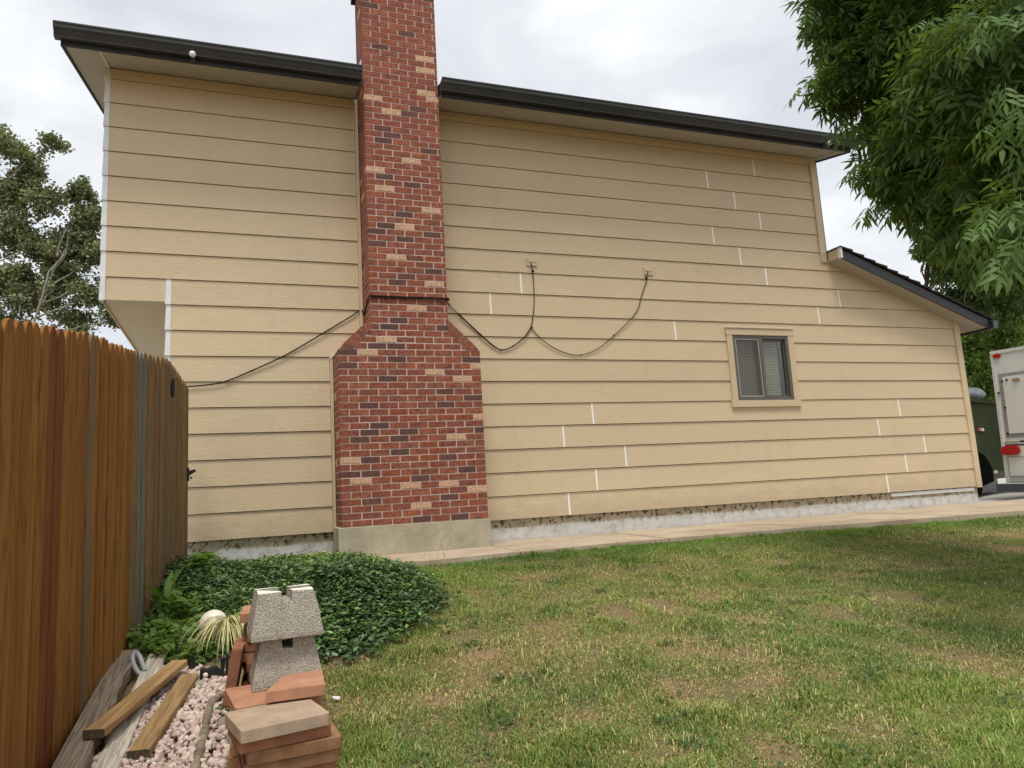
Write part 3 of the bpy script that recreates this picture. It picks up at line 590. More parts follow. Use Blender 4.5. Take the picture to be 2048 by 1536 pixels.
# ------------------------------------------------------------------ cable on the wall
cab = empty('cable'); tag(cab, 'thin black cable looped over the siding and round the chimney', 'cable')
def smooth(pts, k=6):
    P_ = [Vector(q) for q in pts]; out = []
    for i in range(len(P_)-1):
        a, b2, c, d = P_[max(i-1, 0)], P_[i], P_[i+1], P_[min(i+2, len(P_)-1)]
        for t in range(k):
            t /= k; out.append(.5*((2*b2)+(c-a)*t+(2*a-5*b2+4*c-d)*t*t+(3*b2-a-3*c+d)*t**3))
    return out+[P_[-1]]
wy = D-.020
L1 = [W(u, v, wy) for u, v in ((340, 776), (375, 773), (412, 770), (450, 763), (502, 742), (575, 708), (650, 664), (700, 634), (722, 620))]+[np.array([1.322, 8.30, 2.10]), np.array([1.322, 8.05, 2.19]), np.array([1.325, 7.925, 2.215]), np.array([1.345, 7.920, 2.228])]
L2 = [np.array([1.345, 7.920, 2.228])]+[W(u, v, 7.920) for u, v in ((800, 593.5), (850, 595))]+[np.array([2.215, 7.920, 2.228]), np.array([2.228, 7.94, 2.225]), np.array([2.228, 8.0, 2.21])]+[W(u, v, wy) for u, v in ((897, 607), (930, 640), (960, 668), (985, 690), (1003, 699.5), (1025, 693), (1048, 675), (1062, 655))]
L3 = [W(u, v, wy) for u, v in ((1062, 655), (1067.5, 620), (1068, 580), (1066, 553), (1065, 542))]+[W(1063, 530, wy-.012), W(1061, 525, wy)]
L4 = [W(u, v, wy) for u, v in ((1062, 656), (1085, 680), (1110, 697), (1135, 707), (1162, 710), (1195, 698), (1228, 671), (1262, 638), (1277, 615), (1282, 595), (1293, 562), (1294, 550))]+[W(1296, 545, wy-.012), W(1295, 541, wy)]
for L, r in ((L1, .0075), (L2, .0075), (L3, .0055), (L4, .0052)):
    mb = MB(); mb.tube(smooth(L), r, 6); mb.build('cable_run', M['cable'], cab, smooth=True)
mb = MB(); mb.tube([q+Vector((0, -.003, -.017)) for q in smooth(L2[:5])], .006, 6); mb.build('cable_run', M['cable'], cab, smooth=True)
mb = MB(); mb.tube([q+Vector((.004, -.004, -.014)) for q in smooth(L2[6:11])], .005, 6); mb.build('cable_run', M['cable'], cab, smooth=True)
for u, v, r in ((502,742,.012),(770,594,.01),(880,598,.01),(960,668,.012),(1026,692,.011),(1063,655,.017),(1065.5,542,.020),(1293,556,.019),(1228,671,.013),(1162,710,.012)):
    yy = 7.915 if 742 < u < 897 else wy-.002
    mb = MB(); uvsphere(mb, W(u, v, yy), r, (1, .6, .9), 8, 6); mb.build('cable_clip', M['cable'], cab, smooth=True)

# ------------------------------------------------------------------ fence
fence = empty('wooden_fence', (-.7, 4, -1)); FO = Matrix.Translation(-Vector((-.7, 4, -1)))
tag(fence, 'tall stained cedar picket fence running up to the house corner', 'fence')
gate = empty('wooden_gate', (-.56, 7.2, -.6)); GO = Matrix.Translation(-Vector((-.56, 7.2, -.6)))
tag(gate, 'narrow weathered picket gate between the stained fence and house wall', 'gate')
def fx(y): return float(np.interp(y, [0, 3.66, 5.0, 6.5, 8.1], [-.93, -.755, -.675, -.598, -.513]))
TU = [0, 12, 57, 103.5, 187.5, 250, 291, 336, 345, 375]; TV = [636, 638, 644, 652, 667, 694.5, 706, 718, 727, 772]
def pu(x, y, z): q = np.array([x, y, z]); d = q@fw; return 1024+F*(q@R2)/d, 768-F*(q@U2)/d
def topz(y):
    x = fx(y); z = .8
    for _ in range(12): u, v = pu(x, y, z); tv = np.interp(u, TU, TV) if u > 0 else 636+.12*u; z += (v-tv)/F*(y)
    return float(z)
y = 2.45; pk = 0; PW = .1085; GY = 6.98
ymid = []
while y < 8.06:
    yc = y+PW/2; u, _ = pu(fx(yc), yc, .3); g_ = yc > GY
    z1 = topz(yc) if yc > 2.75 else topz(2.75)+(2.75-yc)*.05
    z1 += random.uniform(-.006, .006)
    zb_ = gz(0, yc)-.02+(.07 if g_ else 0)+.05*max(0, yc-6.5)
    if zb_ > -.47: zb_ = -.50
    h = z1-zb_; wv = PW-.005; th = .017; tp = .056
    prof = [(-wv/2, 0), (wv/2, 0), (wv/2, h-tp)]+[(wv/2*math.cos(a)**1.25, h-tp+tp*math.sin(a)**1.1) for a in (.25, .5, .8, 1.1, 1.35)]+[(0, h)]+[(-wv/2*math.cos(a)**1.25, h-tp+tp*math.sin(a)**1.1) for a in (1.35, 1.1, .8, .5, .25)]+[(-wv/2, h-tp)]
    mb = MB(); mb.prism(prof, lambda q: (0, q[0], q[1]), lambda q: (-th, q[0], q[1]))
    if u > 330: mt = 'fence_grey'
    elif u > 262: mt = 'fence_blue' if 276 < u < 292 else 'fence_grey'
    elif 92 < u < 125: mt = 'fence_red'
    else: mt = 'fence'
    if 176 < u < 186: mt = 'fence_grey'
    par, off = (gate, GO) if g_ else (fence, FO)
    o = mb.build('picket', M[mt], par, bevel=.0015); o.matrix_parent_inverse = off
    o.location = (fx(yc)+random.uniform(-.006, .006), yc, zb_); o.rotation_euler = (random.uniform(-.003, .003), 0, -math.atan(.055)+random.uniform(-.02, .02))
    ymid.append((yc, z1, g_)); y += PW
def bp(mb, name, mat, par, off, **k): o = mb.build(name, mat, par, **k); o.matrix_parent_inverse = off; return o
for dz in (-.25, -.95, -1.55):
    for ya, yb_, par, off in ((2.4, GY-.03, fence, FO), (GY+.04, 8.03, gate, GO)):
        mb = MB(); pts = [(fx(q)-.055, q, topz(max(q, 2.75))+dz) for q in np.linspace(ya, yb_, 6)]
        for a, b2 in zip(pts[:-1], pts[1:]):
            mb.add([(a[0]-.019, a[1], a[2]-.045), (a[0]+.019, a[1], a[2]-.045), (a[0]+.019, a[1], a[2]+.045), (a[0]-.019, a[1], a[2]+.045), (b2[0]-.019, b2[1], b2[2]-.045), (b2[0]+.019, b2[1], b2[2]-.045), (b2[0]+.019, b2[1], b2[2]+.045), (b2[0]-.019, b2[1], b2[2]+.045)], [(0, 1, 2, 3), (4, 7, 6, 5), (0, 4, 5, 1), (1, 5, 6, 2), (2, 6, 7, 3), (3, 7, 4, 0)])
        bp(mb, 'rail', M['fence_grey'], par, off)
for y in (2.6, 4.9, GY-.02):
    mb = MB(); x = fx(y)-.13; mb.box((x-.045, y-.045, gz(0, y)-.2), (x+.045, y+.045, topz(max(y, 2.75))-.06)); bp(mb, 'post', M['fence_grey'], fence, FO)
mb = MB(); x = fx(8.06); mb.box((x-.10, 8.058, -.55), (x+.008, 8.075, topz(8.05)-.03)); bp(mb, 'edge_board', M['fence_grey'], gate, GO)
# strap hinge and latch
def hw(c, s=1):
    mb = MB(); x, y, z = c
    mb.box((x, y-.05, z-.075), (x+.008, y-.01, z+.075)); mb.box((x, y+.0, z-.075), (x+.008, y+.035, z+.075)); mb.tube([(x+.012, y-.004, z-.08), (x+.012, y-.004, z+.08)], .008, 8)
    for dz in (-.05, 0, .05): uvsphere(mb, (x+.012, y-.03, z+dz), .007, seg=6, ring=4); uvsphere(mb, (x+.012, y+.018, z+dz), .007, seg=6, ring=4)
    return mb
q = (fx(GY)+.012, GY, .95)
bp(hw((fx(GY)+.004, GY, W(345, 776, GY)[2])), 'hinge', M['black'], gate, GO)
lz = W(377, 950, 8.06)[2]; x = fx(8.06)
mb = MB(); mb.prism([(x-.02, lz-.035), (x+.015, lz-.05), (x+.02, lz-.01), (x+.085, lz+.035), (x+.075, lz+.055), (x+.01, lz+.04), (x-.015, lz+.075)], lambda q: (q[0], 8.045, q[1]), lambda q: (q[0], 8.056, q[1])); mb.tube([(x+.012, 8.05, lz-.06), (x+.012, 8.05, lz+.07)], .011, 8); uvsphere(mb, (x+.04, 8.045, lz-.03), .012, seg=8, ring=5); bp(mb, 'latch', M['black'], gate, GO)

# ------------------------------------------------------------------ pile of pavers and deck blocks
def thing(name, mb, mat, loc, rz, label, cat, group=None, rx=0, ry=0, bevel=.003, smooth=False):
    o = mb.build(name, mat, None, bevel=bevel, smooth=smooth); o.location = loc; o.rotation_euler = (rx, ry, rz); tag(o, label, cat, group); return o
GP = 'stacked clay pavers'
def rounded(w_, d_, r=.012):
    out = []
    for cx_, cy_, a0 in ((w_/2-r, -d_/2+r, -90), (w_/2-r, d_/2-r, 0), (-w_/2+r, d_/2-r, 90), (-w_/2+r, -d_/2+r, 180)):
        for k in range(4): a = math.radians(a0+30*k); out.append((cx_+r*math.cos(a), cy_+r*math.sin(a)))
    return out
def pav(loc, rz, label, mat, w_=.30, d_=.285, t=.042, rx=0, ry=0, poly=None):
    mb = MB(); pl = poly or rounded(w_, d_); mb.prism(pl, lambda q: (q[0], q[1], -t), lambda q: (q[0], q[1], 0)); return thing('paver', mb, M[mat], loc, rz, label, 'paver', GP, rx, ry, bevel=.0025)
TA = -.75; T = .0425
def cen(z, *px): q = [Zp(u, v, z) for u, v in px]; return sum(q)/len(q)
# layer a (top surface -0.75)
c = (Zp(463, 1424, TA)+Zp(631, 1386, TA)+Zp(641, 1427, TA)+Zp(464.5, 1464, TA))/4
a1 = math.atan2(*(Zp(641, 1427, TA)-Zp(464.5, 1464, TA))[[1, 0]])
pav((c[0], c[1]-.01, TA), a1, 'dusty grey tan clay paver on top at the front of the pile', 'pav_g', .308, .290)
pav((.115, 3.32, TA-.001), a1*.6, 'bright orange clay paver under the lower concrete block', 'pav_o', .330, .36)
a2 = math.atan2(*(Zp(650, 1372, TA+T)-Zp(530, 1388, TA+T))[[1, 0]])
P0 = Zp(530, 1388, TA+T); P1_ = Zp(650, 1372, TA+T); P2 = Zp(644, 1338, TA+T); P3 = Zp(573, 1350, TA+T)
ct = (P0+P1_+P2+P3)/4
mbp = MB(); mbp.prism([(q[0]-ct[0], q[1]-ct[1]) for q in (P0, P1_, P2, P3)], lambda q: (q[0], q[1], -T), lambda q: (q[0], q[1], 0))
thing('paver', mbp, M['pav_o'], (ct[0], ct[1], TA+T+.008), 0, 'broken orange paver with slanted left edge leaning against the concrete block', 'paver', GP, bevel=.0025)
# layers below
c3 = (Zp(464.5, 1487, TA-T)+Zp(640, 1450, TA-T))/2
pav((c3[0]+.010, c3[1]+.147, TA-T-.001), a1-.045, 'reddish brown paver directly under the dusty grey one', 'pav_r', .315, .290)
pav((.165, 3.00, TA-2*T-.002), .06, 'dark brown paver jutting right, third layer from the top front', 'pav_b', .325, .29)
pav((.16, 3.01, TA-3*T-.003), .05, 'tan brown paver in the fourth layer of the front stack', 'pav_b', .325, .29)
pav((.15, 3.03, TA-4*T-.004), .07, 'pinkish brown paver in the fifth layer of the front stack', 'pav_r', .32, .29)
pav((.15, 3.03, TA-5*T-.005), .03, 'orange brown paver in the sixth layer of the front stack', 'pav_o', .32, .29)
pav((.15, 3.04, TA-6*T-.006), .05, 'lowest paver of the front stack, half in the gravel', 'pav_b', .33, .30)
pav((.13, 3.35, TA-T-.002), .03, 'red paver under the orange one below the concrete blocks', 'pav_r', .31, .30)
for k in range(2, 6): pav((.11+random.uniform(-.01, .01), 3.40, TA-k*T-.002), random.uniform(-.05, .05), ['brown paver three layers below the concrete blocks', 'brown paver four layers below the concrete blocks', 'brown paver five layers below the concrete blocks', 'lowest brown paver below the concrete blocks'][k-2], 'pav_b', .31, .29)
# stack behind the blocks
zt = Zp(500, 1224, 0.001)[2]; ztop = W(500, 1224, 3.75)[2]
nb = int((ztop+.99)/T); names = ['topmost', 'second', 'third', 'fourth', 'fifth', 'sixth', 'seventh', 'eighth', 'ninth', 'tenth', 'eleventh', 'twelfth']
for k in range(min(nb, 12)):
    pav((.16+random.uniform(-.012, .012)-(.015 if k == 0 else 0), 3.86+random.uniform(-.01, .01), ztop-k*(T+.0008)), random.uniform(-.12, .12), names[k]+' clay paver from the top of the stack behind the concrete blocks', ['pav_o', 'pav_r', 'pav_b', 'pav_r'][k % 4], .305, .30)
# paver stood on edge at the left
A_ = W(477, 1280, 3.60); B_ = W(455, 1362, 3.42)
pav((-.055, 3.74, -.735), 0, 'orange red paver stood on edge leaning on the stack by the gravel', 'pav_r', .255, .27, .045, rx=math.radians(-4), ry=math.radians(-80))
# deck blocks
def deckblock(name, loc, rz, label, B=.292, Tt=.228, H=.192, lip=.018, ch_=.042, dep=.045):
    bm = bmesh.new(); xs = lambda h: (B + (Tt-B)*max(0, (h-lip))/(H-lip))/2
    def ringq(h, s=1): r = xs(h); return r
    mb = MB(); N_ = 12
    lev = [0, lip]+[lip+(H-dep-lip)*k/3 for k in (1, 2, 3)]
    def loop(h):
        r = xs(h); return [(x, -r, h) for x in np.linspace(-r, r, N_, endpoint=False)]+[(r, y_, h) for y_ in np.linspace(-r, r, N_, endpoint=False)]+[(x, r, h) for x in np.linspace(r, -r, N_, endpoint=False)]+[(-r, y_, h) for y_ in np.linspace(r, -r, N_, endpoint=False)]
    k = 4*N_; base = len(mb.v); vs = sum([loop(h) for h in lev], [])
    fs = [(i*k+j_, i*k+(j_+1) % k, (i+1)*k+(j_+1) % k, (i+1)*k+j_) for i in range(len(lev)-1) for j_ in range(k)]+[tuple(range(k-1, -1, -1)), tuple((len(lev)-1)*k+j_ for j_ in range(k))]
    vs = [tuple(c_+random.uniform(-.0016, .0016) for c_ in q) for q in vs]; mb.add(vs, fs)
    r0, r1 = xs(H-dep)-.0005, xs(H); cc = ch_/2
    for sx in (-1, 1):
        for sy_ in (-1, 1):
            q0 = [(sx*cc, sy_*cc), (sx*r0, sy_*cc), (sx*r0, sy_*r0), (sx*cc, sy_*r0)]; q1 = [(sx*cc, sy_*cc), (sx*r1, sy_*cc), (sx*r1, sy_*r1), (sx*cc, sy_*r1)]
            vs = [(x, y_, H-dep-.002) for x, y_ in q0]+[(x+random.uniform(-.003, .003), y_+random.uniform(-.003, .003), H+random.uniform(-.010, .003)) for x, y_ in q1]
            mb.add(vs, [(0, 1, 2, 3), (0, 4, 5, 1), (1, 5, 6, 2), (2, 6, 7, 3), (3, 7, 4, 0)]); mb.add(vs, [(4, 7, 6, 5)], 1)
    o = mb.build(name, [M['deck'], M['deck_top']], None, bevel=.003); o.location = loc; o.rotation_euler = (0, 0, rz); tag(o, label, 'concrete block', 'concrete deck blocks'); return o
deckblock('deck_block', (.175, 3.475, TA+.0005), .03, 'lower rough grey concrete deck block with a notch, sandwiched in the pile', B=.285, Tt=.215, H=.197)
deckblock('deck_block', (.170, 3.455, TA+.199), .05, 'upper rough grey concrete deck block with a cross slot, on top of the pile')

# ------------------------------------------------------------------ timbers
def timber(name, far, near, w_, t, mat, label, lift=(0, 0), wob=0, roll=0):
    A = Vector(far); B = Vector(near); d = A-B; Ln = d.length; dx = d.normalized(); sx = dx.cross(Vector((0, 0, 1))).normalized(); nz_ = sx.cross(dx)
    k = 22; mb = MB(); vs = []; r = .006
    prof = [(-w_/2, -r), (-w_/2+r, 0), (w_/2-r, 0), (w_/2, -r), (w_/2, -t+r), (w_/2-r, -t), (-w_/2+r, -t), (-w_/2, -t+r)]
    if name == 'grooved': prof = [(-w_/2, -r), (-w_/2+r, 0), (-.012, 0), (-.006, -.008), (.004, -.008), (.010, 0), (w_/2-r, 0), (w_/2, -r), (w_/2, -t+r), (w_/2-r, -t), (-w_/2+r, -t), (-w_/2, -t+r)]
    n_ = len(prof)
    for i in range(k+1):
        s_ = Ln*i/k
        for (a, b2) in prof:
            ww = 0
            if wob and a < 0: ww = wob*(math.sin(s_*9)+.7*math.sin(s_*23+1))*.5
            vs.append((s_, a+ww+random.uniform(-.0006, .0006), b2+random.uniform(-.0006, .0006)))
    fs = [(i*n_+j_, i*n_+(j_+1) % n_, (i+1)*n_+(j_+1) % n_, (i+1)*n_+j_) for i in range(k) for j_ in range(n_)]
    mb.add(vs, fs, 0); mb.add([vs[j_] for j_ in range(n_)], [tuple(range(n_))], 1); mb.add([vs[k*n_+j_] for j_ in range(n_)], [tuple(range(n_))], 1)
    o = mb.build('timber', [M[mat], M['end_dark']], None)
    o.matrix_world = Matrix(((dx.x, -sx.x, nz_.x, B.x), (dx.y, -sx.y, nz_.y, B.y), (dx.z, -sx.z, nz_.z, B.z), (0, 0, 0, 1))); tag(o, label, 'timber', 'loose timbers by the fence'); return o
def ext(a, b2, s_): a = Vector(a); b2 = Vector(b2); return a+(b2-a)*s_
A0 = Gp(253, 1300, .085); A1 = Gp(132, 1536, .09)
timber('t', A0, ext(A0, A1, 1.35), .120, .085, 'wood_grey', 'grey weathered timber with a knotted ragged edge lying against the fence', wob=.016)
B0 = Gp(317, 1303, .05); B1 = Gp(212, 1536, .045)
timber('grooved', B0, ext(B0, B1, 1.3), .098, .038, 'wood_white', 'bleached whitish timber with a groove beneath the crossing board')
C0 = Gp(358, 1320, .10); C1 = Gp(187, 1459, .135)
timber('t', C0, C1, .092, .038, 'wood_brown', 'honey brown board lying diagonally across the top of the others')
D0 = Gp(379, 1347, .07); D1 = Gp(276, 1500, .065)
timber('t', D0, D1, .090, .040, 'wood_brown2', 'dark brown board on the pink gravel, rightmost of the timbers')
# driftwood stick
mb = MB(); pts = [Gp(u, v, h) for u, v, h in ((444, 1388, .05), (432, 1396, .05), (420, 1412, .035), (413, 1440, .03), (408, 1470, .03), (400, 1500, .03), (392, 1530, .025), (384, 1560, .02))]
mb.tube(smooth(pts, 4), [.019+.004*math.sin(i*1.3) for i in range(len(smooth(pts, 4)))], 9); o = mb.build('driftwood', M['wood_grey'], None, smooth=True); tag(o, 'crooked grey driftwood branch on the pink gravel', 'branch')
# stones
def stone(u, v, r, mat, label, sc=(1.2, 1, .7), h=.02):
    q = Gp(u, v, h); mb = MB(); uvsphere(mb, (0, 0, 0), r, sc, 12, 8, j=.06); o = mb.build('stone', M[mat], None, smooth=True); o.location = q; o.rotation_euler = (0, 0, random.random()*3); tag(o, label, 'stone'); return o
stone(398, 1370, .036, 'stone', 'pale grey rounded stone at the far end of the rightmost board'); stone(470, 1398, .045, 'stone', 'tan grey stone wedged at the foot of the paver pile', h=.05); stone(444, 1412, .028, 'stone', 'dark grey pebble beside the driftwood branch'); stone(452, 1445, .04, 'stone', 'mossy grey stone left of the front paver stack', h=.03)
# black plastic bracket with two white knobs
q = Gp(420, 1352, .03); br = empty('plastic_bracket', q); tag(br, 'broken black plastic fitting with two white round knobs on gravel', 'plastic fitting')
mb = MB(); mb.prism([(-.055, -.03), (.0, -.04), (.055, -.03), (.06, .02), (.03, .05), (-.02, .04), (-.05, .05)], lambda p_: (p_[0], -.02, p_[1]), lambda p_: (p_[0], .03, p_[1]), 0); mb.build('body', M['black'], br, bevel=.006)
mb = MB(); uvsphere(mb, (-.022, -.026, .012), .014, (1, .7, 1), 10, 7); mb.build('knob', M['pot'], br, smooth=True)
mb = MB(); uvsphere(mb, (-.018, -.03, -.022), .012, (1, .7, 1), 10, 7); mb.build('knob', M['pot'], br, smooth=True)
mb = MB(); mb.box((.058, -.02, -.03), (.075, .02, .09), j=.004); mb.box((.082, -.02, -.02), (.096, .02, .11), j=.004); mb.build('fin', M['black'], br)
mb = MB(); mb.tube([(.0, -.05, -.035), (.05, -.055, -.04), (.12, -.05, -.03)], [.010, .011, .006], 7); mb.build('arm', M['black'], br)
q = Gp(384, 1346, 0); mb = MB(); mb.prism([(-.03, 0), (.03, 0), (.008, .10), (.0, .115)], lambda p_: (p_[0], 0, p_[1]), lambda p_: (p_[0]*.8, .02, p_[1])); o = mb.build('plastic_spike', M['black'], None); o.location = q; tag(o, 'black pointed plastic stake standing behind the dark brown board', 'stake')
q = Gp(275, 1335, .03); mb = MB(); pts = [Vector(Gp(u, v, h))-Vector(q) for u, v, h in ((286, 1352, .03), (276, 1345, .05), (267, 1328, .08), (265, 1313, .11), (271, 1305, .12), (278, 1311, .11), (284, 1325, .08), (290, 1342, .05))]
mb.tube(smooth(pts, 5), .013, 8); o = mb.build('curved_pipe', M['greypl'], None, smooth=True); o.location = q; tag(o, 'bent grey plastic pipe between the two left timbers', 'pipe')
q = Gp(672, 1397, .02); mb = MB(); mb.box((-.02, -.008, -.005), (.02, .008, .01), j=.003); o = mb.build('white_chip', M['white'], None, bevel=.003); o.location = q; o.rotation_euler = (0, .2, .3); tag(o, 'small white stone chip lying in the grass right of the pile', 'stone chip')
# edging slab and terracotta piece among the periwinkle
q = Gp(465, 1150, .09); mb = MB(); mb.box((-.27, -.05, -.11), (.27, .05, .0), j=.004); o = mb.build('edging_block', M['rock_tan'], None, bevel=.006); o.location = q; o.rotation_euler = (0, 0, .05); tag(o, 'flat tan edging stone half buried in the ground cover near the wall', 'edging stone')
q = Gp(396, 1176, .06); mb = MB(); mb.box((-.06, -.04, -.05), (.06, .04, .05), j=.006); o = mb.build('terracotta_brick', M['terra'], None, bevel=.006); o.location = q; o.rotation_euler = (0, 0, .3); tag(o, 'dull red brick showing between leaves left of the edging stone', 'brick')

# pot with dried grass
q = Vector(Gp(432, 1300, .0)); pc = Vector(W(427, 1247, q.y)); pot = empty('round_pot', q); tag(pot, 'tipped round white pot lying among weeds beside the block pile', 'pot')
mb = MB(); seg, ring = 20, 9; R_ = .085
for rr, flip in ((R_, 0), (R_*.9, 1)):
    vs = [(rr*math.sin(math.pi*i/ring)*math.cos(2*math.pi*k/seg), rr*math.sin(math.pi*i/ring)*math.sin(2*math.pi*k/seg), rr*math.cos(math.pi*i/ring)) for i in range(0, 7) for k in range(seg)]
    fs = [(i*seg+k, i*seg+(k+1) % seg, (i+1)*seg+(k+1) % seg, (i+1)*seg+k) for i in range(6) for k in range(seg)]; mb.add(vs, fs)
mb.add([], []); o = mb.build('bowl', M['pot'], pot, smooth=True); o.location = pc-q; o.rotation_euler = (math.radians(42), math.radians(28), 0)
def blades(name, origin, N, Lr, wd, colf, spread, droop, mat, label, cat, kind=None, dirf=None):
    V = []; I = []; Cc = []
    for i in range(N):
        a = dirf() if dirf else random.uniform(0, 2*math.pi); el = random.uniform(*spread); L = random.uniform(*Lr); p = Vector(origin)+Vector((random.gauss(0, .012), random.gauss(0, .012), random.gauss(0, .006)))
        d = Vector((math.cos(a)*math.cos(el), math.sin(a)*math.cos(el), math.sin(el))); sd_ = d.cross(Vector((0, 0, 1))).normalized()*wd/2; n_ = 7; b0 = len(V); c0 = colf()
        for k in range(n_+1):
            tt = k/n_; wv_ = (1-tt**2*.9); V += [tuple(p-sd_*wv_), tuple(p+sd_*wv_)]; Cc += [c0, c0]; p = p+d*L/n_; d = (d+Vector((random.gauss(0, .05), random.gauss(0, .05), -droop*(1+tt)))).normalized()
        I += [[b0+2*k, b0+2*k+1, b0+2*k+3, b0+2*k+2] for k in range(n_)]
    o = link(name, fast_mesh(name, V, 4, I, mat, np.array(Cc))); tag(o, label, cat, kind=kind); return o
g0 = Vector(W(455, 1243, q.y-.05))
def dc(): t = random.random(); return (.70+.12*t, .64+.1*t, .30+.14*t) if random.random() < .75 else (.30, .33, .10)
blades('dried_grass_plant', g0, 190, (.20, .46), .0050, dc, (-.3, .7), .27, M['grass'], 'straw yellow drooping grass plant spilling from the white pot', 'plant', dirf=lambda: random.uniform(-3.3, .4))

# ------------------------------------------------------------------ camper and dump trailer
phi = math.radians(-6.4+1.5)
E = Vector(W(1980, 704, 9.6)); ex = Vector((-math.sin(phi), -math.cos(phi), 0)).normalized()   # along the rear face toward the near side
bx = Vector((math.cos(phi), -math.sin(phi), 0)).normalized()                                   # into the body
tilt = Matrix.Rotation(math.radians(1.5), 3, bx)
ez = tilt @ Vector((0, 0, 1)); exx = tilt @ ex
cmp_ = empty('camper_trailer', (E.x, E.y, -.66)); cmp_.rotation_euler = (0, 0, 0); tag(cmp_, 'white camper trailer seen from the rear beyond the house corner', 'camper')
CO = Matrix.Translation(-Vector((E.x, E.y, -.66)))
def rvl(u, v):                                            # photo point met with the rear face -> local (s, h)
    d = Vector(ray(u, v)); nrm = bx; t = E.dot(nrm)/d.dot(nrm); p = d*t-E
    return p.dot(exx), p.dot(ez)
def rv3(s_, h, dd): return tuple(E+exx*s_+ez*h+bx*dd)
def rvp(name, poly, d0, d1, mat, bevel=0):
    mb = MB(); mb.prism(poly, lambda p_: rv3(p_[0], p_[1], d0), lambda p_: rv3(p_[0], p_[1], d1)); return bp(mb, name, M[mat], cmp_, CO, bevel=bevel)
hb_ = rvl(2003, 966)[1]
rvp('body', [(0, hb_), (2.35, hb_), (2.35, 0), (0, 0)], 0, 5.2, 'rvw', .03)
def rr(u0, v0, u1, v1): a, h0 = rvl(u0, v0); b2, _ = rvl(u1, v0); _, h1 = rvl(u0, v1); return a, b2, h0, h1
def rquad(name, pts, d0, mat, bevel=0, d1=.01): return rvp(name, [rvl(*p_) for p_ in pts][::-1], d0, d1, mat, bevel)
s0 = rvl(1985, 704)[0]
rvp('corner_strip', [(0.0, hb_), (.055, hb_), (.055, -.0), (0.0, -.0)], -.012, -.001, 'rvw'); rvp('top_strip', [(0, -.055), (2.35, -.055), (2.35, .005), (0, .005)], -.015, -.001, 'rvw')
for k in range(30):
    for (ss, hh) in ((.028, -.08+hb_*k/30*.95),):
        mb = MB(); uvsphere(mb, rv3(ss, hh, -.014), .008, seg=6, ring=4); bp(mb, 'rivet', M['rvg'], cmp_, CO)
for k in range(10):
    mb = MB(); uvsphere(mb, rv3(.12+k*.16, -.028, -.017), .008, seg=6, ring=4); bp(mb, 'rivet', M['rvg'], cmp_, CO)
    mb = MB(); uvsphere(mb, rv3(.10+k*.14, rvl(2000, 744)[1], -.003), .008, seg=6, ring=4); bp(mb, 'rivet', M['rvg'], cmp_, CO)
h1_ = rvl(1998, 748)[1]; h2_ = rvl(2008, 876)[1]; sA = rvl(1998, 760)[0]; sB = rvl(2004, 760)[0]
rvp('panel_surround', [(sA, h2_), (2.2, h2_), (2.2, h1_), (sA, h1_)], -.010, -.001, 'rvg', .003)
rvp('rear_panel', [(sB+.02, h2_+.07), (2.15, h2_+.07), (2.15, h1_-.07), (sB+.02, h1_-.07)], -.025, -.009, 'rvw', .004)
for u, v in ((2006, 763), (2015, 760), (1999, 786), (2012, 815), (2017, 867)):
    a, h = rvl(u, v); mb = MB(); uvsphere(mb, rv3(a, h, -.026), .022, seg=8, ring=6); bp(mb, 'bolt', M['black'], cmp_, CO)
a, h = rvl(2034, 759); mb = MB(); mb.prism([(a-.06, h-.02), (a+.06, h-.02), (a+.06, h+.02), (a-.06, h+.02)], lambda p_: rv3(p_[0], p_[1], -.045), lambda p_: rv3(p_[0], p_[1], -.024)); bp(mb, 'amber_light', M['wood_brown'], cmp_, CO)
def ell(a, h, ra, rh, k=14): return [(a+ra*math.copysign(abs(math.cos(2*math.pi*i/k))**.6, math.cos(2*math.pi*i/k)), h+rh*math.copysign(abs(math.sin(2*math.pi*i/k))**.6, math.sin(2*math.pi*i/k))) for i in range(k)]
a, h = rvl(1994, 712); rvp('clearance_light', ell(a, h, .07, .035), -.03, -.001, 'red', .006)
a, h = rvl(2023, 900.5); rvp('tail_light', ell(a, h, .165, .085), -.055, -.001, 'red', .012)
hs = rvl(2010, 884)[1]; rvp('stripe', [(.06, hs-.02), (2.3, hs-.02), (2.3, hs+.012), (.06, hs+.012)], -.004, -.001, 'navy'); rvp('stripe', [(.06, hs-.075), (2.3, hs-.075), (2.3, hs-.05), (.06, hs-.05)], -.004, -.001, 'navy')
rvp('stripe', [(.45, hs-.24), (2.3, hs-.24), (2.3, hs-.18), (.45, hs-.18)], -.004, -.001, 'navy')
a, h = rvl(2023, 884.5)
rvp('lettering_plate', [(a-.13, h-.022), (a+.14, h-.022), (a+.14, h+.024), (a-.13, h+.024)], -.007, -.001, 'rvw')
for k in range(9):
    xx = a-.115+k*.027; mb = MB(); mb.prism([(xx, h-.014), (xx+.016, h-.014), (xx+.018, h+.016), (xx+.002, h+.016)], lambda p_: rv3(p_[0], p_[1], -.010), lambda p_: rv3(p_[0], p_[1], -.0065)); bp(mb, 'green_letter', M['rvgreen'], cmp_, CO)
a, h = rvl(2016, 914); _, hl = rvl(2020, 952); rvp('hatch', [(a, hl), (a+1.2, hl), (a+1.2, h), (a, h)], -.008, -.001, 'rvw', .006)
for (p0, p1) in (((a, hl), (a, h)), ((a, h), (a+1.2, h)), ((a, hl), (a+1.2, hl))):
    mb = MB(); mb.tube([rv3(p0[0], p0[1], -.010), rv3(p1[0], p1[1], -.010)], .007, 6); bp(mb, 'hatch_gasket', M['rvg'], cmp_, CO)
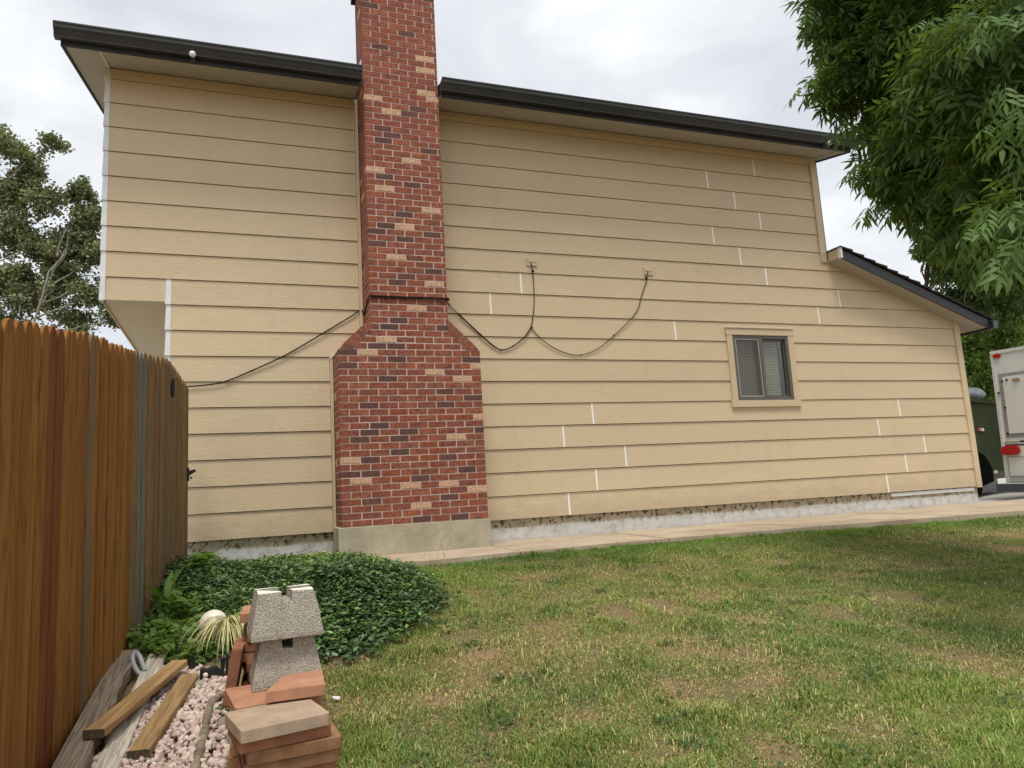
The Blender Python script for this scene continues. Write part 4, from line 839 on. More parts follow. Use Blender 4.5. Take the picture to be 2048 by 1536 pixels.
rvp('bumper', [(-.02, hb_-.15), (2.4, hb_-.15), (2.4, hb_-.005), (-.02, hb_-.005)], -.28, -.06, 'bumper', .01)
for k in (1.6, 3.0):
    mb = MB(); c0 = E+bx*k+exx*.35; c0.z = -.66+.33; mb.tube([tuple(c0-exx*.1), tuple(c0+exx*.1)], .33, 20); bp(mb, 'wheel', M['tyre'], cmp_, CO)
mb = MB(); mb.box((0, 0, -.45), (.12, .12, 0)); o = mb.build('jack', M['bumper'], cmp_); o.location = Vector(rv3(1.3, hb_, .3))-Vector((E.x, E.y, -.66)); 

# dump trailer
G0 = Vector(W(1970, 996, 11.3)); gzt = -.665
dr = Vector((math.sin(math.radians(67.7)), math.cos(math.radians(67.7)), 0)); dn = Vector((dr.y, -dr.x, 0))  # dn toward the camera side
tr = empty('dump_trailer', (G0.x, G0.y, gzt)); tag(tr, 'olive green steel dump trailer half hidden behind the white camper', 'trailer'); TO = Matrix.Translation(-Vector((G0.x, G0.y, gzt)))
def tl(u, v): d = Vector(ray(u, v)); t = G0.dot(dn)/d.dot(dn); p = d*t-G0; return p.dot(dr), p.z+G0.z
def t3(s_, z, dd): q = G0+dr*s_-dn*dd; return (q.x, q.y, z)
def tp(name, poly, d0, d1, mat, bevel=0): mb = MB(); mb.prism(poly, lambda p_: t3(p_[0], p_[1], d0), lambda p_: t3(p_[0], p_[1], d1)); return bp(mb, name, M[mat], tr, TO, bevel=bevel)
_, zt_ = tl(1940, 797); _, zbo = tl(1990, 930)
tp('tub', [(-2.2, zbo-.135), (2.6, zbo-.135), (2.6, zt_-.08), (-2.2, zt_-.08)], 0, 1.9, 'olive', .01); tp('top_rail', [(-2.22, zt_-.08), (2.62, zt_-.08), (2.62, zt_), (-2.22, zt_)], -.04, 1.94, 'olive', .01)
tp('frame_rail', [(-2.2, zbo-.30), (2.6, zbo-.30), (2.6, zbo-.13), (-2.2, zbo-.13)], -.02, .1, 'olive_d', .005)
_, zm = tl(1965, 852); tp('side_rib', [(-2.2, zm+.0), (2.6, zm), (2.6, zm+.012), (-2.2, zm+.012)], -.006, 0, 'olive_d')
s_a, z_a = tl(1985, 943); wc = tl(1950, 957)
tp('fender', [(tl(1940, 907)[0]-.7, gzt+.1), (tl(1940, 907)[0]-.7, tl(1940, 903)[1])]+[tl(u, v) for u, v in ((1956, 905), (1966, 911), (1976, 926), (1983, 941), (1983, 948))]+[(tl(1983, 948)[0], gzt+.3)], -.034, -.022, 'fender')
mb = MB(); cc = Vector(t3(tl(1948, 957)[0], gzt+.39, -.05)); mb.tube([tuple(cc), tuple(cc-dn*.06), tuple(cc-dn*.24)], [.36, .39, .39], 28); bp(mb, 'wheel', M['tyre'], tr, TO, bevel=0)
for (u, v) in ((1958, 859), (1985, 944)):
    a, h = tl(u, v); tp('red_reflector', [(a-.12, h-.03), (a+.06, h-.03), (a+.06, h+.03), (a-.12, h+.03)], -.026, -.001, 'redr'); tp('white_reflector', [(a+.065, h-.03), (a+.26, h-.03), (a+.26, h+.03), (a+.065, h+.03)], -.026, -.001, 'whiter')
tp('underframe', [(-2.2, zbo-.62), (2.6, zbo-.62), (2.6, zbo-.301), (-2.2, zbo-.301)], .4, 1.4, 'black')
a, h = tl(1976, 786); mb = MB(); uvsphere(mb, t3(a, h, .3), .22, (1.25, 1, .62), 16, 10, j=.07); uvsphere(mb, t3(a+.25, h+.05, .35), .18, (1, 1, .8), 12, 8, j=.08); o = mb.build('sack', M['tarp'], None, smooth=True); tag(o, 'crumpled grey and white sack lying on the rim of the green trailer', 'sack')

# ------------------------------------------------------------------ vegetation
def rotmats(yaw, pit, rol):
    cy_, sy__ = np.cos(yaw), np.sin(yaw); cp_, sp_ = np.cos(pit), np.sin(pit); cr_, sr_ = np.cos(rol), np.sin(rol)
    Rz = np.zeros((len(yaw), 3, 3)); Rz[:, 0, 0] = cy_; Rz[:, 0, 1] = -sy__; Rz[:, 1, 0] = sy__; Rz[:, 1, 1] = cy_; Rz[:, 2, 2] = 1
    Ry = np.zeros_like(Rz); Ry[:, 0, 0] = cp_; Ry[:, 0, 2] = sp_; Ry[:, 1, 1] = 1; Ry[:, 2, 0] = -sp_; Ry[:, 2, 2] = cp_
    Rx = np.zeros_like(Rz); Rx[:, 0, 0] = 1; Rx[:, 1, 1] = cr_; Rx[:, 1, 2] = -sr_; Rx[:, 2, 1] = sr_; Rx[:, 2, 2] = cr_
    return Rz @ Ry @ Rx
def scatter(name, T, F_, pos, rot, sc, col, mat, tcol=None):  # T template (k,3), F_ quads/tris template
    N = len(pos); k = len(T); V = np.einsum('nij,kj->nki', rot, T)*np.asarray(sc).reshape(N, 1, 1)+pos[:, None, :]
    I = (np.array(F_)[None]+(np.arange(N)*k)[:, None, None]); Cc = np.repeat(col[:, None, :], k, 1)
    if tcol is not None: Cc = Cc*tcol[None, :, None]
    return fast_mesh(name, V.reshape(-1, 3), len(F_[0]), I, mat, Cc.reshape(-1, 3))
# leaf template: folded lens, along +x, length 1
def lens(wd, fold=.15, curl=-.12, n_=3):
    xs = np.linspace(0, 1, n_+2); T = []; 
    for x in xs: h = curl*x*x; w2 = wd*math.sin(math.pi*min(max(x, .0), 1)**.8)/2; T += [(x, -w2, h+fold*w2), (x, 0, h), (x, w2, h+fold*w2)]
    F_ = []
    for i in range(n_+1): a = i*3; F_ += [(a, a+1, a+4, a+3), (a+1, a+2, a+5, a+4)]
    return np.array(T), F_

# ---- lawn
def inpoly(x, y, P_):
    c = np.zeros(len(x), bool); k = len(P_)
    for i in range(k):
        (xi, yi), (xj, yj) = P_[i], P_[(i-1) % k]; m = ((yi > y) != (yj > y)) & (x < (xj-xi)*(y-yi)/(yj-yi+1e-12)+xi); c ^= m
    return c
GZ = np.vectorize(gz)
def dirt(x, y):                                          # 1 where the lawn is thin and straw coloured
    a = fbm(x, y, .8, 5, 4); b2 = fbm(x, y, 2.4, 9, 3); s_ = np.clip((a*.5+b2*.5-.47)*4.0, 0, .8)
    for (u, v, r) in ((1230, 1222, .26), (1420, 1195, .22), (1500, 1240, .2), (1330, 1215, .2), (1470, 1310, .3), (1520, 1365, .25), (1790, 1200, .25), (1950, 1320, .3), (1560, 1500, .15), (1330, 1500, .14), (1740, 1450, .2), (880, 1400, .16)):
        q = Gp(u, v); s_ = np.maximum(s_, np.exp(-((x-q[0])**2+((y-q[1])*1.0)**2)/(r*r))*1.05)
    return s_*np.clip((6.7-y)/.7, .15, 1)
LAWN = [(.42, 1.0), (.40, 3.0), (.36, 3.4), (.40, 4.4), (.45, 4.70), (.88, 4.85), (1.08, 5.05), (1.32, 5.55), (1.32, 6.2), (1.15, 6.7), (1.3, 6.98), (1.7, 6.98), (2.4, 7.05), (3.8, 7.12), (5.2, 7.02), (7, 6.92), (8.7, 6.75), (13, 6.4), (14, 4), (12, 1.0)]
LAWN2 = [(.42, -.5), (.40, 1.01), (12, 1.01), (12, -.5)]
def grass_cover():
    N0 = 900000; y = 1.7+5.5*RS.rand(N0)**1.25; x = .3+RS.rand(N0)*(1.2+1.62*y); keep = inpoly(x+RS.randn(N0)*.02, y-.05+(vnoise(x, y, 5., 77)-.5)*.10-.04*RS.rand(N0), LAWN); 
    dd = dirt(x, y); keep &= RS.rand(N0) > np.clip(dd-.60, 0, .5)*1.5
    x, y, dd = x[keep], y[keep], dd[keep]; N = len(x)
    cl = fbm(x, y, 5.0, 21, 2); g2 = fbm(x, y, 1.1, 31, 3); hgt = (.012+.036*RS.rand(N)*(.1+1.7*cl**2))*(1-.35*dd)*(1+.22*(y > 6.2)); hgt *= np.where(RS.rand(N) < .02, 2.0, 1)
    straw = RS.rand(N) < np.clip(.17+.50*dd-.25*np.clip((y-6.1)/.8, 0, 1), 0, .84); gr = np.stack([.150+.07*RS.rand(N), .218+.085*RS.rand(N), .040+.02*RS.rand(N)], 1); gr *= (.65+.75*g2)[:, None]
    bl = (fbm(x, y, 2.0, 41, 2) > .6); gr[bl] *= np.array([.78, .86, 1.05])
    lush = np.clip((y-6.1)/.8, 0, 1)[:, None]; gr = gr*(1-lush)+gr*np.array([.84, .98, .8])*lush
    st = np.stack([.58+.16*RS.rand(N), .49+.13*RS.rand(N), .215+.08*RS.rand(N)], 1)*(.62+.5*RS.rand(N))[:, None]
    col = np.where(straw[:, None], st, gr)*(.62+.62*RS.rand(N)**.8)[:, None]*1.05
    yaw = RS.rand(N)*2*np.pi; lean = np.where(straw, 1.15, .62)*RS.rand(N)+.12; bend = .5+.8*RS.rand(N)
    L = hgt*1.3; wd = (.0026+.0026*RS.rand(N))*(1+.25*(RS.rand(N) < .1)); dx, dy = np.cos(yaw), np.sin(yaw); z = GZ(x, y)-.006+(vnoise(x, y, 1.3, 3)-.5)*.03*(y < 6.8)
    l1 = lean; l2 = np.minimum(lean+bend*.7, 1.65)
    px = -dy*wd/2; py = dx*wd/2
    p0 = np.stack([x, y, z], 1); p1 = p0+np.stack([dx*np.sin(l1), dy*np.sin(l1), np.cos(l1)], 1)*(L*.55)[:, None]; p2 = p1+np.stack([dx*np.sin(l2), dy*np.sin(l2), np.cos(l2)], 1)*(L*.5)[:, None]
    s_ = np.stack([px, py, np.zeros(N)], 1)
    V = np.stack([p0-s_, p0+s_, p1+s_*.8, p1-s_*.8, p2], 1).reshape(-1, 3); b0 = np.arange(N)[:, None]*5
    tri = np.concatenate([b0+np.array([[0, 1, 2]]), b0+np.array([[0, 2, 3]]), b0+np.array([[3, 2, 4]])], 1).reshape(-1)
    Cc = np.repeat(col[:, None, :], 5, 1)
    o = link('lawn_grass', fast_mesh('lawn_grass', V, 3, tri, M['grass'], Cc.reshape(-1, 3))); tag(o, 'patchy green and straw coloured lawn sloping up to the house', 'lawn', kind='stuff')
grass_cover()
def weeds():                                             # flat broad leaved weeds and clover in the turf
    N = 2600; T, F_ = lens(.55, .2, -.25, 2)
    cx_, cy_ = [], []
    for _ in range(150): yy = 2.1+4.4*random.random()**1.1; xx = .5+random.random()*(.8+1.4*yy); cx_.append(xx); cy_.append(yy)
    k = RS.randint(0, 150, N); x = np.array(cx_)[k]+RS.randn(N)*.045; y = np.array(cy_)[k]+RS.randn(N)*.045
    kp = inpoly(x, y, LAWN); x, y = x[kp], y[kp]; N = len(x)
    col = np.stack([.055+.03*RS.rand(N), .105+.05*RS.rand(N), .035+.02*RS.rand(N)], 1)
    o = link('lawn_weeds', scatter('lawn_weeds', T, F_, np.stack([x, y, GZ(x, y)+.012+.015*RS.rand(N)], 1), rotmats(RS.rand(N)*6.28, -.5+.7*RS.rand(N), RS.randn(N)*.4), .018+.022*RS.rand(N), col, M['leaf'])); tag(o, 'low broad leaved weeds dotted through the lawn', 'weeds', kind='stuff')
weeds()
# ---- periwinkle mound
VP = [(-.62, 8.1), (-.60, 6.4), (-.42, 5.9), (-.1, 5.55), (.06, 5.1), (.12, 4.55), (.50, 4.62), (.90, 4.90), (1.15, 5.2), (1.40, 5.7), (1.40, 6.2), (1.18, 6.8), (.9, 7.75), (-.1, 8.25)]
def mound(x, y):
    h = .23*np.exp(-(((x-.80)/.62)**2+((y-5.95)/.75)**2)**1.1)+.10*np.exp(-(((x-.3)/.9)**2+((y-7.1)/.8)**2))+.17*np.exp(-(((x+.45)/.25)**2+((y-6.9)/.9)**2)); return h*(.55+.9*fbm(x, y, 6, 3, 3))+.03
def periwinkle():
    T, F_ = lens(.46, .22, -.22, 2)
    N0 = 10500; x = -.65+RS.rand(N0)*2.5; y = 4.55+RS.rand(N0)*3.75; kp = inpoly(x+RS.randn(N0)*.09, y+RS.randn(N0)*.10, VP)
    q = Gp(465, 1150); kp &= ~((np.abs(x-q[0]) < .27) & (np.abs(y-q[1]) < .12)); x, y = x[kp], y[kp]; n_ = len(x)
    pos, ya, pi_, sc_, cl = [], [], [], [], []; hm = mound(x, y); gb = GZ(x, y); dep = RS.rand(n_)**.5; base = RS.rand(n_)*6.28; tl_ = RS.randn(n_, 2)*.28; vv = RS.rand(n_); flush = RS.rand(n_) < .22+.3*(fbm(x, y, 2.5, 55, 2) > .55)
    for tier in range(3):
        for side in (0, 1):
            yaw = base+tier*1.57+side*np.pi+RS.randn(n_)*.25; off = .005+.003*RS.rand(n_)
            st = .018*tier; pos.append(np.stack([x+off*np.cos(yaw)+tl_[:, 0]*st, y+off*np.sin(yaw)+tl_[:, 1]*st, gb+hm*dep+.012+st], 1)); ya.append(yaw); pi_.append(.12-.26*tier+RS.randn(n_)*.25); sc_.append((.048+.022*RS.rand(n_))*(1.05-.16*tier))
            c0 = np.stack([.052+.042*vv, .105+.066*vv, .042+.02*vv], 1)*(.6+.8*RS.rand(n_))[:, None]
            if tier == 2: c0 = np.where(flush[:, None], c0*np.array([2.2, 1.8, 1.2]), c0*1.15)
            yl = np.clip((y-6.4)/1.0, 0, 1)*np.clip((x-.0)/.6, 0, 1); c0 = c0*(1+yl[:, None]*np.array([1.0, .8, .1])); cl.append(c0)
    o = link('periwinkle', scatter('periwinkle', T, F_, np.concatenate(pos), rotmats(np.concatenate(ya), np.concatenate(pi_), RS.randn(len(pos)*n_)*.25), np.concatenate(sc_), np.concatenate(cl), M['leaf_gloss'])); tag(o, 'dark glossy periwinkle ground cover mounded in front of the chimney', 'ground cover', kind='stuff')
periwinkle()
def heart(): 
    T = [(0, 0, 0), (-.12, .22, .06), (.05, .42, .08), (.38, .40, .05), (.72, .2, -.02), (1, 0, -.1), (.72, -.2, -.02), (.38, -.40, .05), (.05, -.42, .08), (-.12, -.22, .06), (.4, 0, -.03), (.72, 0, -.06)]
    F_ = [(0, 1, 2, 10), (10, 2, 3, 3), (10, 3, 4, 11), (11, 4, 5, 5), (0, 10, 8, 9), (10, 7, 8, 8), (10, 11, 6, 7), (11, 5, 6, 6)]
    F3 = []
    for f in F_: F3.append((f[0], f[1], f[2])); 
    for f in F_:
        if f[3] != f[2]: F3.append((f[0], f[2], f[3]))
    return np.array(T, float), F3
WP = [(-.66, 5.25), (-.62, 6.9), (-.35, 6.6), (-.1, 5.95), (.0, 5.4), (-.02, 5.05), (-.22, 4.85), (-.50, 4.95)]
def leafweeds():
    T, F_ = heart(); N0 = 3800; x = -.68+RS.rand(N0)*.75; y = 4.8+RS.rand(N0)*2.1; kp = inpoly(x, y, WP); x, y = x[kp], y[kp]; n_ = len(x)
    h = (.02+.13*RS.rand(n_))*(.4+.9*fbm(x, y, 3, 7, 2)); v = RS.rand(n_); col = np.stack([.105+.07*v, .205+.09*v, .045+.02*v], 1)
    o = link('bindweed', scatter('bindweed', T, F_, np.stack([x, y, GZ(x, y)+h], 1), rotmats(RS.rand(n_)*6.28, -.1+RS.randn(n_)*.35+.25, RS.randn(n_)*.4), .03+.028*RS.rand(n_), col, M['leaf'])); tag(o, 'bright green bindweed and low weeds at the foot of the fence', 'weeds', kind='stuff')
leafweeds()
def bigplant(u, v, n_, L, wd, label, colr, el=(.3, 1.2), h0=0, nm='broadleaf_weed', hh=.2):
    q = Gp(u, v); T, F_ = lens(wd, .3, -.45, 4); lay = RS.rand(n_)
    pos = np.array([[q[0]+RS.randn()*.02, q[1]+RS.randn()*.02, q[2]+h0+hh*t] for t in lay]); c0 = np.array(colr)*(.8+.45*RS.rand(n_))[:, None]
    o = link(nm, scatter(nm, T, F_, pos, rotmats(RS.rand(n_)*6.28, -(el[0]+(el[1]-el[0])*RS.rand(n_)), RS.randn(n_)*.3), L*(.6+.5*RS.rand(n_)), c0, M['leaf'])); tag(o, label, 'weed'); return o
bigplant(330, 1255, 12, .22, .30, 'tall dock weed with long upright leaves against the fence', (.10, .19, .035), (.6, 1.4), .02)
bigplant(352, 1268, 14, .17, .5, 'broad leaved light green weed in front of the periwinkle', (.085, .17, .04), (.2, 1.0), .04)
bigplant(410, 1190, 26, .13, .62, 'yellow green leafy weed growing in front of the tan edging stone', (.13, .24, .035), (.0, .8), .05, hh=.26)
bigplant(1140, 1536, 8, .07, .5, 'small flat weed at the bottom edge of the lawn', (.07, .14, .04), (.0, .5), .0, hh=.01)
def stems():
    V = MB()
    S_ = [((842, 1125), (866, 1075), (880, 1060), (905, 1058)), ((800, 1118), (806, 1080), (798, 1040), (808, 1020)), ((815, 1115), (826, 1060), (838, 1010), (828, 985)), ((858, 1120), (862, 1085), (872, 1065)), ((893, 1150), (888, 1110), (882, 1085), (898, 1070)), ((884, 1125), (896, 1095), (902, 1075)), ((845, 1110), (848, 1080), (853, 1050), (846, 1035)), ((868, 1125), (882, 1090), (890, 1068))]
    for s_ in S_:
        b0 = Gp(*s_[0]); pts = [W(u, v, b0[1]+.03*k) for k, (u, v) in enumerate(s_)]; V.tube(smooth(pts, 4), .0022, 4)
        e_ = smooth(pts, 4)
        for k in range(8): p_ = Vector(e_[-1-k]); V.tube([p_, p_+Vector((random.uniform(-.006, .006), 0, .016))], [.0015, .003], 4)
    o = V.build('seeding_grass', plain('green_stem', (.30, .29, .13), .8)); tag(o, 'thin tall seeding grass stems in front of the chimney base', 'grass stems')
stems()
# ---- gravel
def gravel():
    N = 9000; P_ = [(-.66, 2.0), (-.60, 3.66), (-.46, 4.9), (-.1, 4.72), (-.02, 4.3), (.03, 3.9), (-.02, 3.4), (.02, 3.0), (.02, 2.0)]
    x = -.85+RS.rand(N)*1.0; y = 2.2+RS.rand(N)*2.9; kp = inpoly(x, y, P_); x, y = x[kp], y[kp]; n_ = len(x)
    bm = bmesh.new(); bmesh.ops.create_cube(bm, size=1.25); bmesh.ops.triangulate(bm, faces=bm.faces); T0 = np.array([v.co[:] for v in bm.verts]); F_ = [tuple(v.index for v in f.verts) for f in bm.faces]; bm.free()
    V, I = [], []; sz = .010+.014*RS.rand(n_)**1.4; R_ = rotmats(RS.rand(n_)*6.28, RS.rand(n_)*6.28, RS.rand(n_)*6.28)
    Tq = T0/np.abs(T0).max(1, keepdims=True)*.82; T = T0[None]*(1+RS.uniform(-.45, .15, (n_, len(T0), 1)))+RS.uniform(-.28, .28, (n_, len(T0), 3))*np.stack([np.ones(n_)*1.2, .8+.4*RS.rand(n_), .6+.3*RS.rand(n_)], 1)[:, None, :]
    Vv = np.einsum('nij,nkj->nki', R_, T)*sz[:, None, None]+np.stack([x, y, GZ(x, y)+.010+.016*RS.rand(n_)], 1)[:, None, :]
    I = np.array(F_)[None]+(np.arange(n_)*len(T0))[:, None, None]
    o = link('gravel', fast_mesh('gravel', Vv.reshape(-1, 3), 3, I, M['gravel'])); tag(o, 'pale pink crushed rock between the fence and paver pile', 'gravel', kind='stuff')
gravel()
bigplant(448, 1430, 26, .035, .5, 'small green weed between the driftwood and the pavers', (.09, .16, .045), (.0, .9), .0, nm='gravel_weed', hh=.05)
bigplant(405, 1395, 14, .03, .5, 'tiny green weed by the pale stone on the gravel', (.10, .17, .05), (.0, .9), .0, nm='gravel_weed', hh=.03)
bigplant(160, 1520, 22, .035, .5, 'little green weed between the left timbers at the bottom', (.08, .16, .05), (.0, .9), .0, nm='gravel_weed', hh=.05)
bigplant(282, 1345, 12, .05, .6, 'small green weed beside the bent grey pipe', (.08, .17, .04), (.0, .9), .0, nm='gravel_weed', hh=.05)

# ---- trees
def branches(mb, base, tip, r0, r1, k=8, wig=.05, seg=7):
    a = Vector(base); b2 = Vector(tip); pts = [a.lerp(b2, i/k)+Vector((random.gauss(0, wig), random.gauss(0, wig), random.gauss(0, wig*.6)))*(0 if i in (0, k) else 1)*(a-b2).length*.2 for i in range(k+1)]
    mb.tube(pts, [r0+(r1-r0)*i/k for i in range(k+1)], seg); return pts
def compound(pairs=3, L=.185, lf=.080, wd=.30):              # pinnate leaf along +x, drooping
    T, F_ = lens(wd, .22, -.30, 2); V = []; I = []; P_ = []
    for i in range(pairs):
        x = L*(.35+.5*i/(pairs-1)) if pairs > 1 else L*.5; z = -.25*x*x/L
        for s_ in (-1, 1): P_.append((x, 0, z, s_*1.0, lf*(.85+.15*i)))
    P_.append((L, 0, -.25*L, 0, lf*1.15))
    for (x, y_, z, an, l_) in P_:
        c1, s1 = math.cos(an), math.sin(an); b0 = len(V)
        for t in T: tx, ty, tz = t*l_; V.append((x+tx*c1-ty*s1, y_+tx*s1+ty*c1, z+tz-.35*tx*abs(s1)-.15*tx)); 
        I += [tuple(i+b0 for i in f) for f in F_]
    b0 = len(V); V += [(0, -.0015, 0), (0, .0015, 0), (L, .001, -.25*L), (L, -.001, -.25*L)]; I.append((b0, b0+1, b0+2, b0+3))
    return np.array(V), I
def lobes_world(L): return [(Vector(ray(u, v)*d), r/F*d*1.0, dens) for (u, v, r, d, dens) in L]
def ash():
    LB = [(1680, 10, 60, 7.2, 1), (1735, 85, 80, 7.0, 1), (1705, 165, 48, 6.9, .9), (1775, 262, 34, 6.9, .8), (1800, 215, 70, 6.9, 1), (1870, 60, 115, 6.4, 1), (1775, 320, 40, 6.7, .9), (1860, 290, 95, 6.3, 1), (1835, 385, 42, 6.5, .9), (1930, 370, 90, 6.0, 1), (1960, 180, 130, 5.6, 1), (1900, 455, 38, 6.3, .9), (1985, 455, 60, 5.6, 1), (2060, 300, 130, 5.2, 1), (2030, 80, 130, 4.9, 1), (2060, 420, 55, 4.2, .8), (2090, 490, 45, 4.4, .7), 
          (1800, -120, 160, 6.8, .8), (2000, -200, 220, 5.8, .5), (2230, 100, 200, 5.6, .3), (2280, 400, 160, 5.8, .25)]
    lob = lobes_world(LB); base = Vector((8.4, 2.3, gz(8, 2.3)-.1)); tree = empty('ash_tree', base); TOo = Matrix.Translation(-base); tag(tree, 'large leafy ash tree overhanging from the right edge', 'tree')
    mb = MB(); fork = Vector((8.1, 2.5, 1.3)); branches(mb, base, fork, .24, .17, 6, .03, 12); bp(mb, 'trunk', M['bark'], tree, TOo, smooth=True)
    mb = MB(); hubs = [Vector((7.0, 3.2, 2.6)), Vector((7.2, 2.6, 3.6)), Vector((7.8, 3.6, 3.4))]
    for h in hubs: branches(mb, fork, h, .11, .06, 6, .06, 9)
    for c, r, dn_ in lob:
        h = min(hubs, key=lambda q: (q-c).length); branches(mb, h, c, .045, .012, 8, .08, 6)
    bp(mb, 'limb', M['bark'], tree, TOo, smooth=True)
    pos, yaw, pit, rol, sc, col, dist = [], [], [], [], [], [], []
    rng = np.random.RandomState(3)
    for c, r, dn_ in lob:
        vis = c.length; n_ = int(dn_*3500*r*r*1.15)+30
        for _ in range(n_):
            d = rng.randn(3); d /= np.linalg.norm(d); rad = r*(.35+.72*rng.rand()**.6); p_ = np.array(c)+d*rad*np.array([1, 1, .85]); p_[2] += .12*r*math.sin(p_[0]*9)
            pos.append(p_); yaw.append(math.atan2(d[1], d[0])+rng.randn()*.9); pit.append(.40+rng.randn()*.5-.35*d[2]); rol.append(rng.randn()*.5); sc.append(.55+.75*rng.rand()**1.3)
            g_ = rng.rand(); tone = (.7+.8*rng.rand()); col.append(np.array([.052+.042*g_, .100+.055*g_, .023+.011*g_])*tone*.95); dist.append(np.linalg.norm(p_))
    # sprays that break the outline against the sky
    for (u0, v0, u1, v1, d0) in ((1720, 120, 1655, 60, 7.0), (1760, 150, 1650, 150, 6.9), (1700, 170, 1608, 165, 6.9), (1690, 60, 1625, 10, 7.0), (1760, 262, 1682, 240, 6.8), (1800, 345, 1722, 318, 6.6), (1830, 380, 1740, 405, 6.4), (1800, 60, 1700, 85, 6.8), (2100, 400, 1985, 395, 4.1), (2120, 470, 1950, 450, 3.9), (2120, 460, 1985, 500, 3.8), (2100, 300, 2010, 160, 4.2), (2100, 200, 1990, 250, 4.3), (1880, 60, 1850, 30, 5.4), (2060, 20, 1960, 40, 4.4)):
        A = Vector(ray(u0, v0)*d0); B = Vector(ray(u1, v1)*d0); n_ = 7
        for i in range(n_):
            t = i/(n_-1); p_ = np.array(A.lerp(B, t)); dv = (B-A).normalized()
            for s_ in (-1, 1):
                a = math.atan2(dv.y, dv.x)+s_*random.uniform(.3, 1.1); pos.append(p_+rng.randn(3)*.02); yaw.append(a); pit.append(.3+rng.rand()*.6); rol.append(rng.randn()*.4); sc.append(.8+.4*rng.rand()); g_ = rng.rand(); col.append(np.array([.07+.035*g_, .145+.05*g_, .032+.012*g_])); dist.append(np.linalg.norm(p_))
    pos, yaw, pit, rol, sc, col, dist = map(np.array, (pos, yaw, pit, rol, sc, col, dist)); T, F_ = compound()
    Rm = rotmats(yaw, pit, rol)
    # the 250 largest that show become leaf parts; the rest one mass
    uvs = np.array([pu(*p_) for p_ in pos]); inf = (uvs[:, 0] < 2060) & (uvs[:, 0] > 1500) & (uvs[:, 1] > -20) & (uvs[:, 1] < 700); key = np.where(inf, sc/dist, 0); top = np.argsort(-key)[:250]; mask = np.ones(len(pos), bool); mask[top] = False
    tones = [np.array([.060, .120, .028]), np.array([.078, .148, .034]), np.array([.046, .095, .026]), np.array([.100, .170, .042])]
    ms = [fast_mesh('leaf', T, 4, np.array(F_), M['leaf'], np.repeat(t[None], len(T), 0)) for t in tones]
    for i in top:
        o = link('leaf', ms[i % 4], tree); o.matrix_parent_inverse = TOo; m4 = Matrix(Rm[i].tolist()).to_4x4(); m4 = Matrix.Translation(pos[i]) @ m4 @ Matrix.Scale(float(sc[i]), 4); o.matrix_basis = m4
    o = link('foliage', scatter('foliage', T, F_, pos[mask], Rm[mask], sc[mask], col[mask], M['leaf']), tree); o.matrix_parent_inverse = TOo; o['kind'] = 'stuff'
    print('ash leaves', len(pos))
ash()
def far_tree(nm, label, base, lobes, leaf, n_per, col, bark, trunk_r=.14, wd=.8, group=None, droop=.3, twigs=True):
    base = Vector(base); tree = empty(nm, base); TOo = Matrix.Translation(-base); tag(tree, label, 'tree', group)
    lob = lobes; top = max((c for c, r, d in lob), key=lambda q: q.z); mb = MB(); mid = base.lerp(Vector((sum(c.x for c, _, _ in lob)/len(lob), sum(c.y for c, _, _ in lob)/len(lob), top.z)), .45)
    branches(mb, base, mid, trunk_r, trunk_r*.6, 6, .03, 9); branches(mb, mid, top, trunk_r*.6, .015, 8, .05, 7); bp(mb, 'trunk', bark, tree, TOo, smooth=True)
    mb = MB(); T, F_ = lens(wd, .15, -.1, 1); pos, dirs, cc = [], [], []
    for c, r, dens in lob:
        start = mid.lerp(top, max(0, min(1, (c.z-mid.z)/(top.z-mid.z+1e-6)*.6))); pts = branches(mb, start, c, .022 if leaf < .1 else .035, .009, 6, .09, 5)
        nt = int(dens*26)
        for _ in range(nt):
            d = Vector(RS.randn(3)).normalized(); e_ = c+Vector((d.x, d.y, d.z*.9))*r*(.5+.55*RS.rand())
            if twigs: mb.tube([pts[-2].lerp(c, RS.rand()), c.lerp(e_, .5)+Vector(RS.randn(3)*.04), e_], [.006, .004, .002], 3)
            k = int(n_per*dens*(.6+.8*RS.rand())); tt = RS.rand(k)**.6; P_ = np.array(c)[None]+(np.array(e_)-np.array(c))[None]*tt[:, None]+RS.randn(k, 3)*r*.13; pos.append(P_); g_ = .62+.7*RS.rand()
            cc.append(np.repeat((np.array(col)*g_)[None], k, 0)*(.8+.4*RS.rand(k))[:, None])
    bp(mb, 'branches', bark, tree, TOo); pos = np.concatenate(pos); cc = np.concatenate(cc); N = len(pos)
    o = link('crown', scatter('crown', T, F_, pos, rotmats(RS.rand(N)*6.28, droop+RS.randn(N)*.6, RS.randn(N)*.8), leaf*(.7+.6*RS.rand(N)), cc, M['leaf_far']), tree); o.matrix_parent_inverse = TOo; o['kind'] = 'stuff'; print(nm, N)
def LW(L): return [(Vector(ray(u, v)*d), r/F*d, w_) for (u, v, r, d, w_) in L]
far_tree('poplar_tree', 'tall pale barked poplar with airy crown at the left edge behind the fence', (-6.6, 14.5, -.7), LW([(20, 290, 45, 16, .9), (60, 330, 45, 16, .7), (110, 290, 35, 16, .45), (15, 380, 60, 16, 1), (85, 400, 50, 16, .8), (40, 470, 65, 16, 1), (-40, 420, 80, 16.5, 1), (100, 500, 55, 16, 1), (20, 560, 60, 15.8, 1), (90, 590, 60, 15.8, 1), (-60, 300, 70, 16.4, .9), (-60, 560, 90, 16.4, 1), (10, 650, 70, 15.6, .8)]), .074, 120, (.225, .245, .13), M['bark_pale'], .045, .85, 'poplar trees behind the fence')
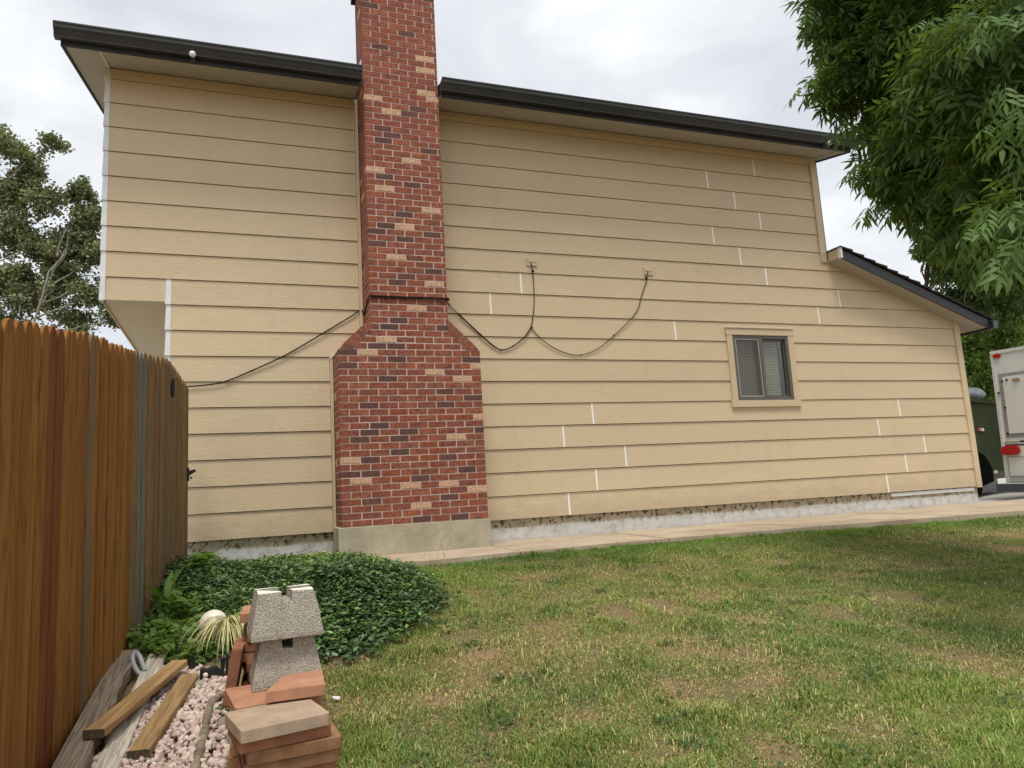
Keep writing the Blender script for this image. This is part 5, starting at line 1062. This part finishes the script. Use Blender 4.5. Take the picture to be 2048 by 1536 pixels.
far_tree('poplar_tree', 'dense rounded poplar right of the airy one, touching the house corner', (-5.0, 15.5, -.7), LW([(165, 380, 35, 16.5, .9), (180, 430, 45, 16.5, 1), (150, 480, 50, 16.3, 1), (190, 510, 50, 16.4, 1), (130, 550, 45, 16, .9), (185, 590, 45, 16, .8), (225, 640, 35, 16, .6), (150, 640, 50, 16, .7), (235, 560, 40, 17, .8), (170, 690, 60, 16, .6)]), .070, 125, (.20, .222, .112), M['bark_pale'], .04, .85, 'poplar trees behind the fence')
GB = 'trees behind the driveway'
far_tree('leafy_tree', 'dark green tree showing above the lower roof edge', (15.5, 15, -.7), LW([(1860, 470, 34, 16, 1), (1850, 500, 26, 16, .8), (1885, 500, 45, 16, 1.2), (1930, 520, 60, 16, 1.3), (1990, 540, 60, 16, 1.3), (2040, 550, 70, 16, 1.3), (1890, 540, 45, 17, 1), (1930, 590, 60, 17, 1), (1985, 600, 70, 17, 1.2), (2040, 590, 70, 17, 1.2), (1890, 510, 30, 17, .5), (2000, 540, 60, 17.5, 1), (2080, 520, 80, 18, 1)]), .13, 70, (.085, .135, .040), M['bark'], .18, .42, GB)
far_tree('leafy_tree', 'bright green bushy tree directly above the dump trailer', (17, 13.5, -.7), LW([(1925, 680, 45, 18.5, 1.2), (1960, 700, 50, 18, 1.3), (1945, 740, 45, 18, 1.3), (2000, 680, 55, 18, 1.3), (1975, 770, 45, 18, 1.3), (1930, 770, 40, 18.6, 1.2), (2040, 660, 50, 18.5, 1.2), (1990, 650, 40, 18.4, 1), (1960, 650, 36, 18.6, 1), (1925, 720, 40, 19, 1.3), (1985, 730, 60, 19.5, 1.3), (2030, 740, 80, 20, 1)]), .12, 100, (.24, .36, .08), M['bark'], .16, .42, GB)
far_tree('leafy_tree', 'mid green tree half hidden behind the white camper', (22, 13.5, -.7), LW([(2060, 650, 90, 21, 1.2), (2120, 620, 110, 21, 1.2), (2090, 720, 100, 21, 1.2), (2020, 790, 80, 21.5, 1.2), (1950, 800, 60, 22, 1.2), (1960, 850, 70, 22, 1.2)]), .15, 70, (.13, .21, .055), M['bark'], .2, .42, GB)
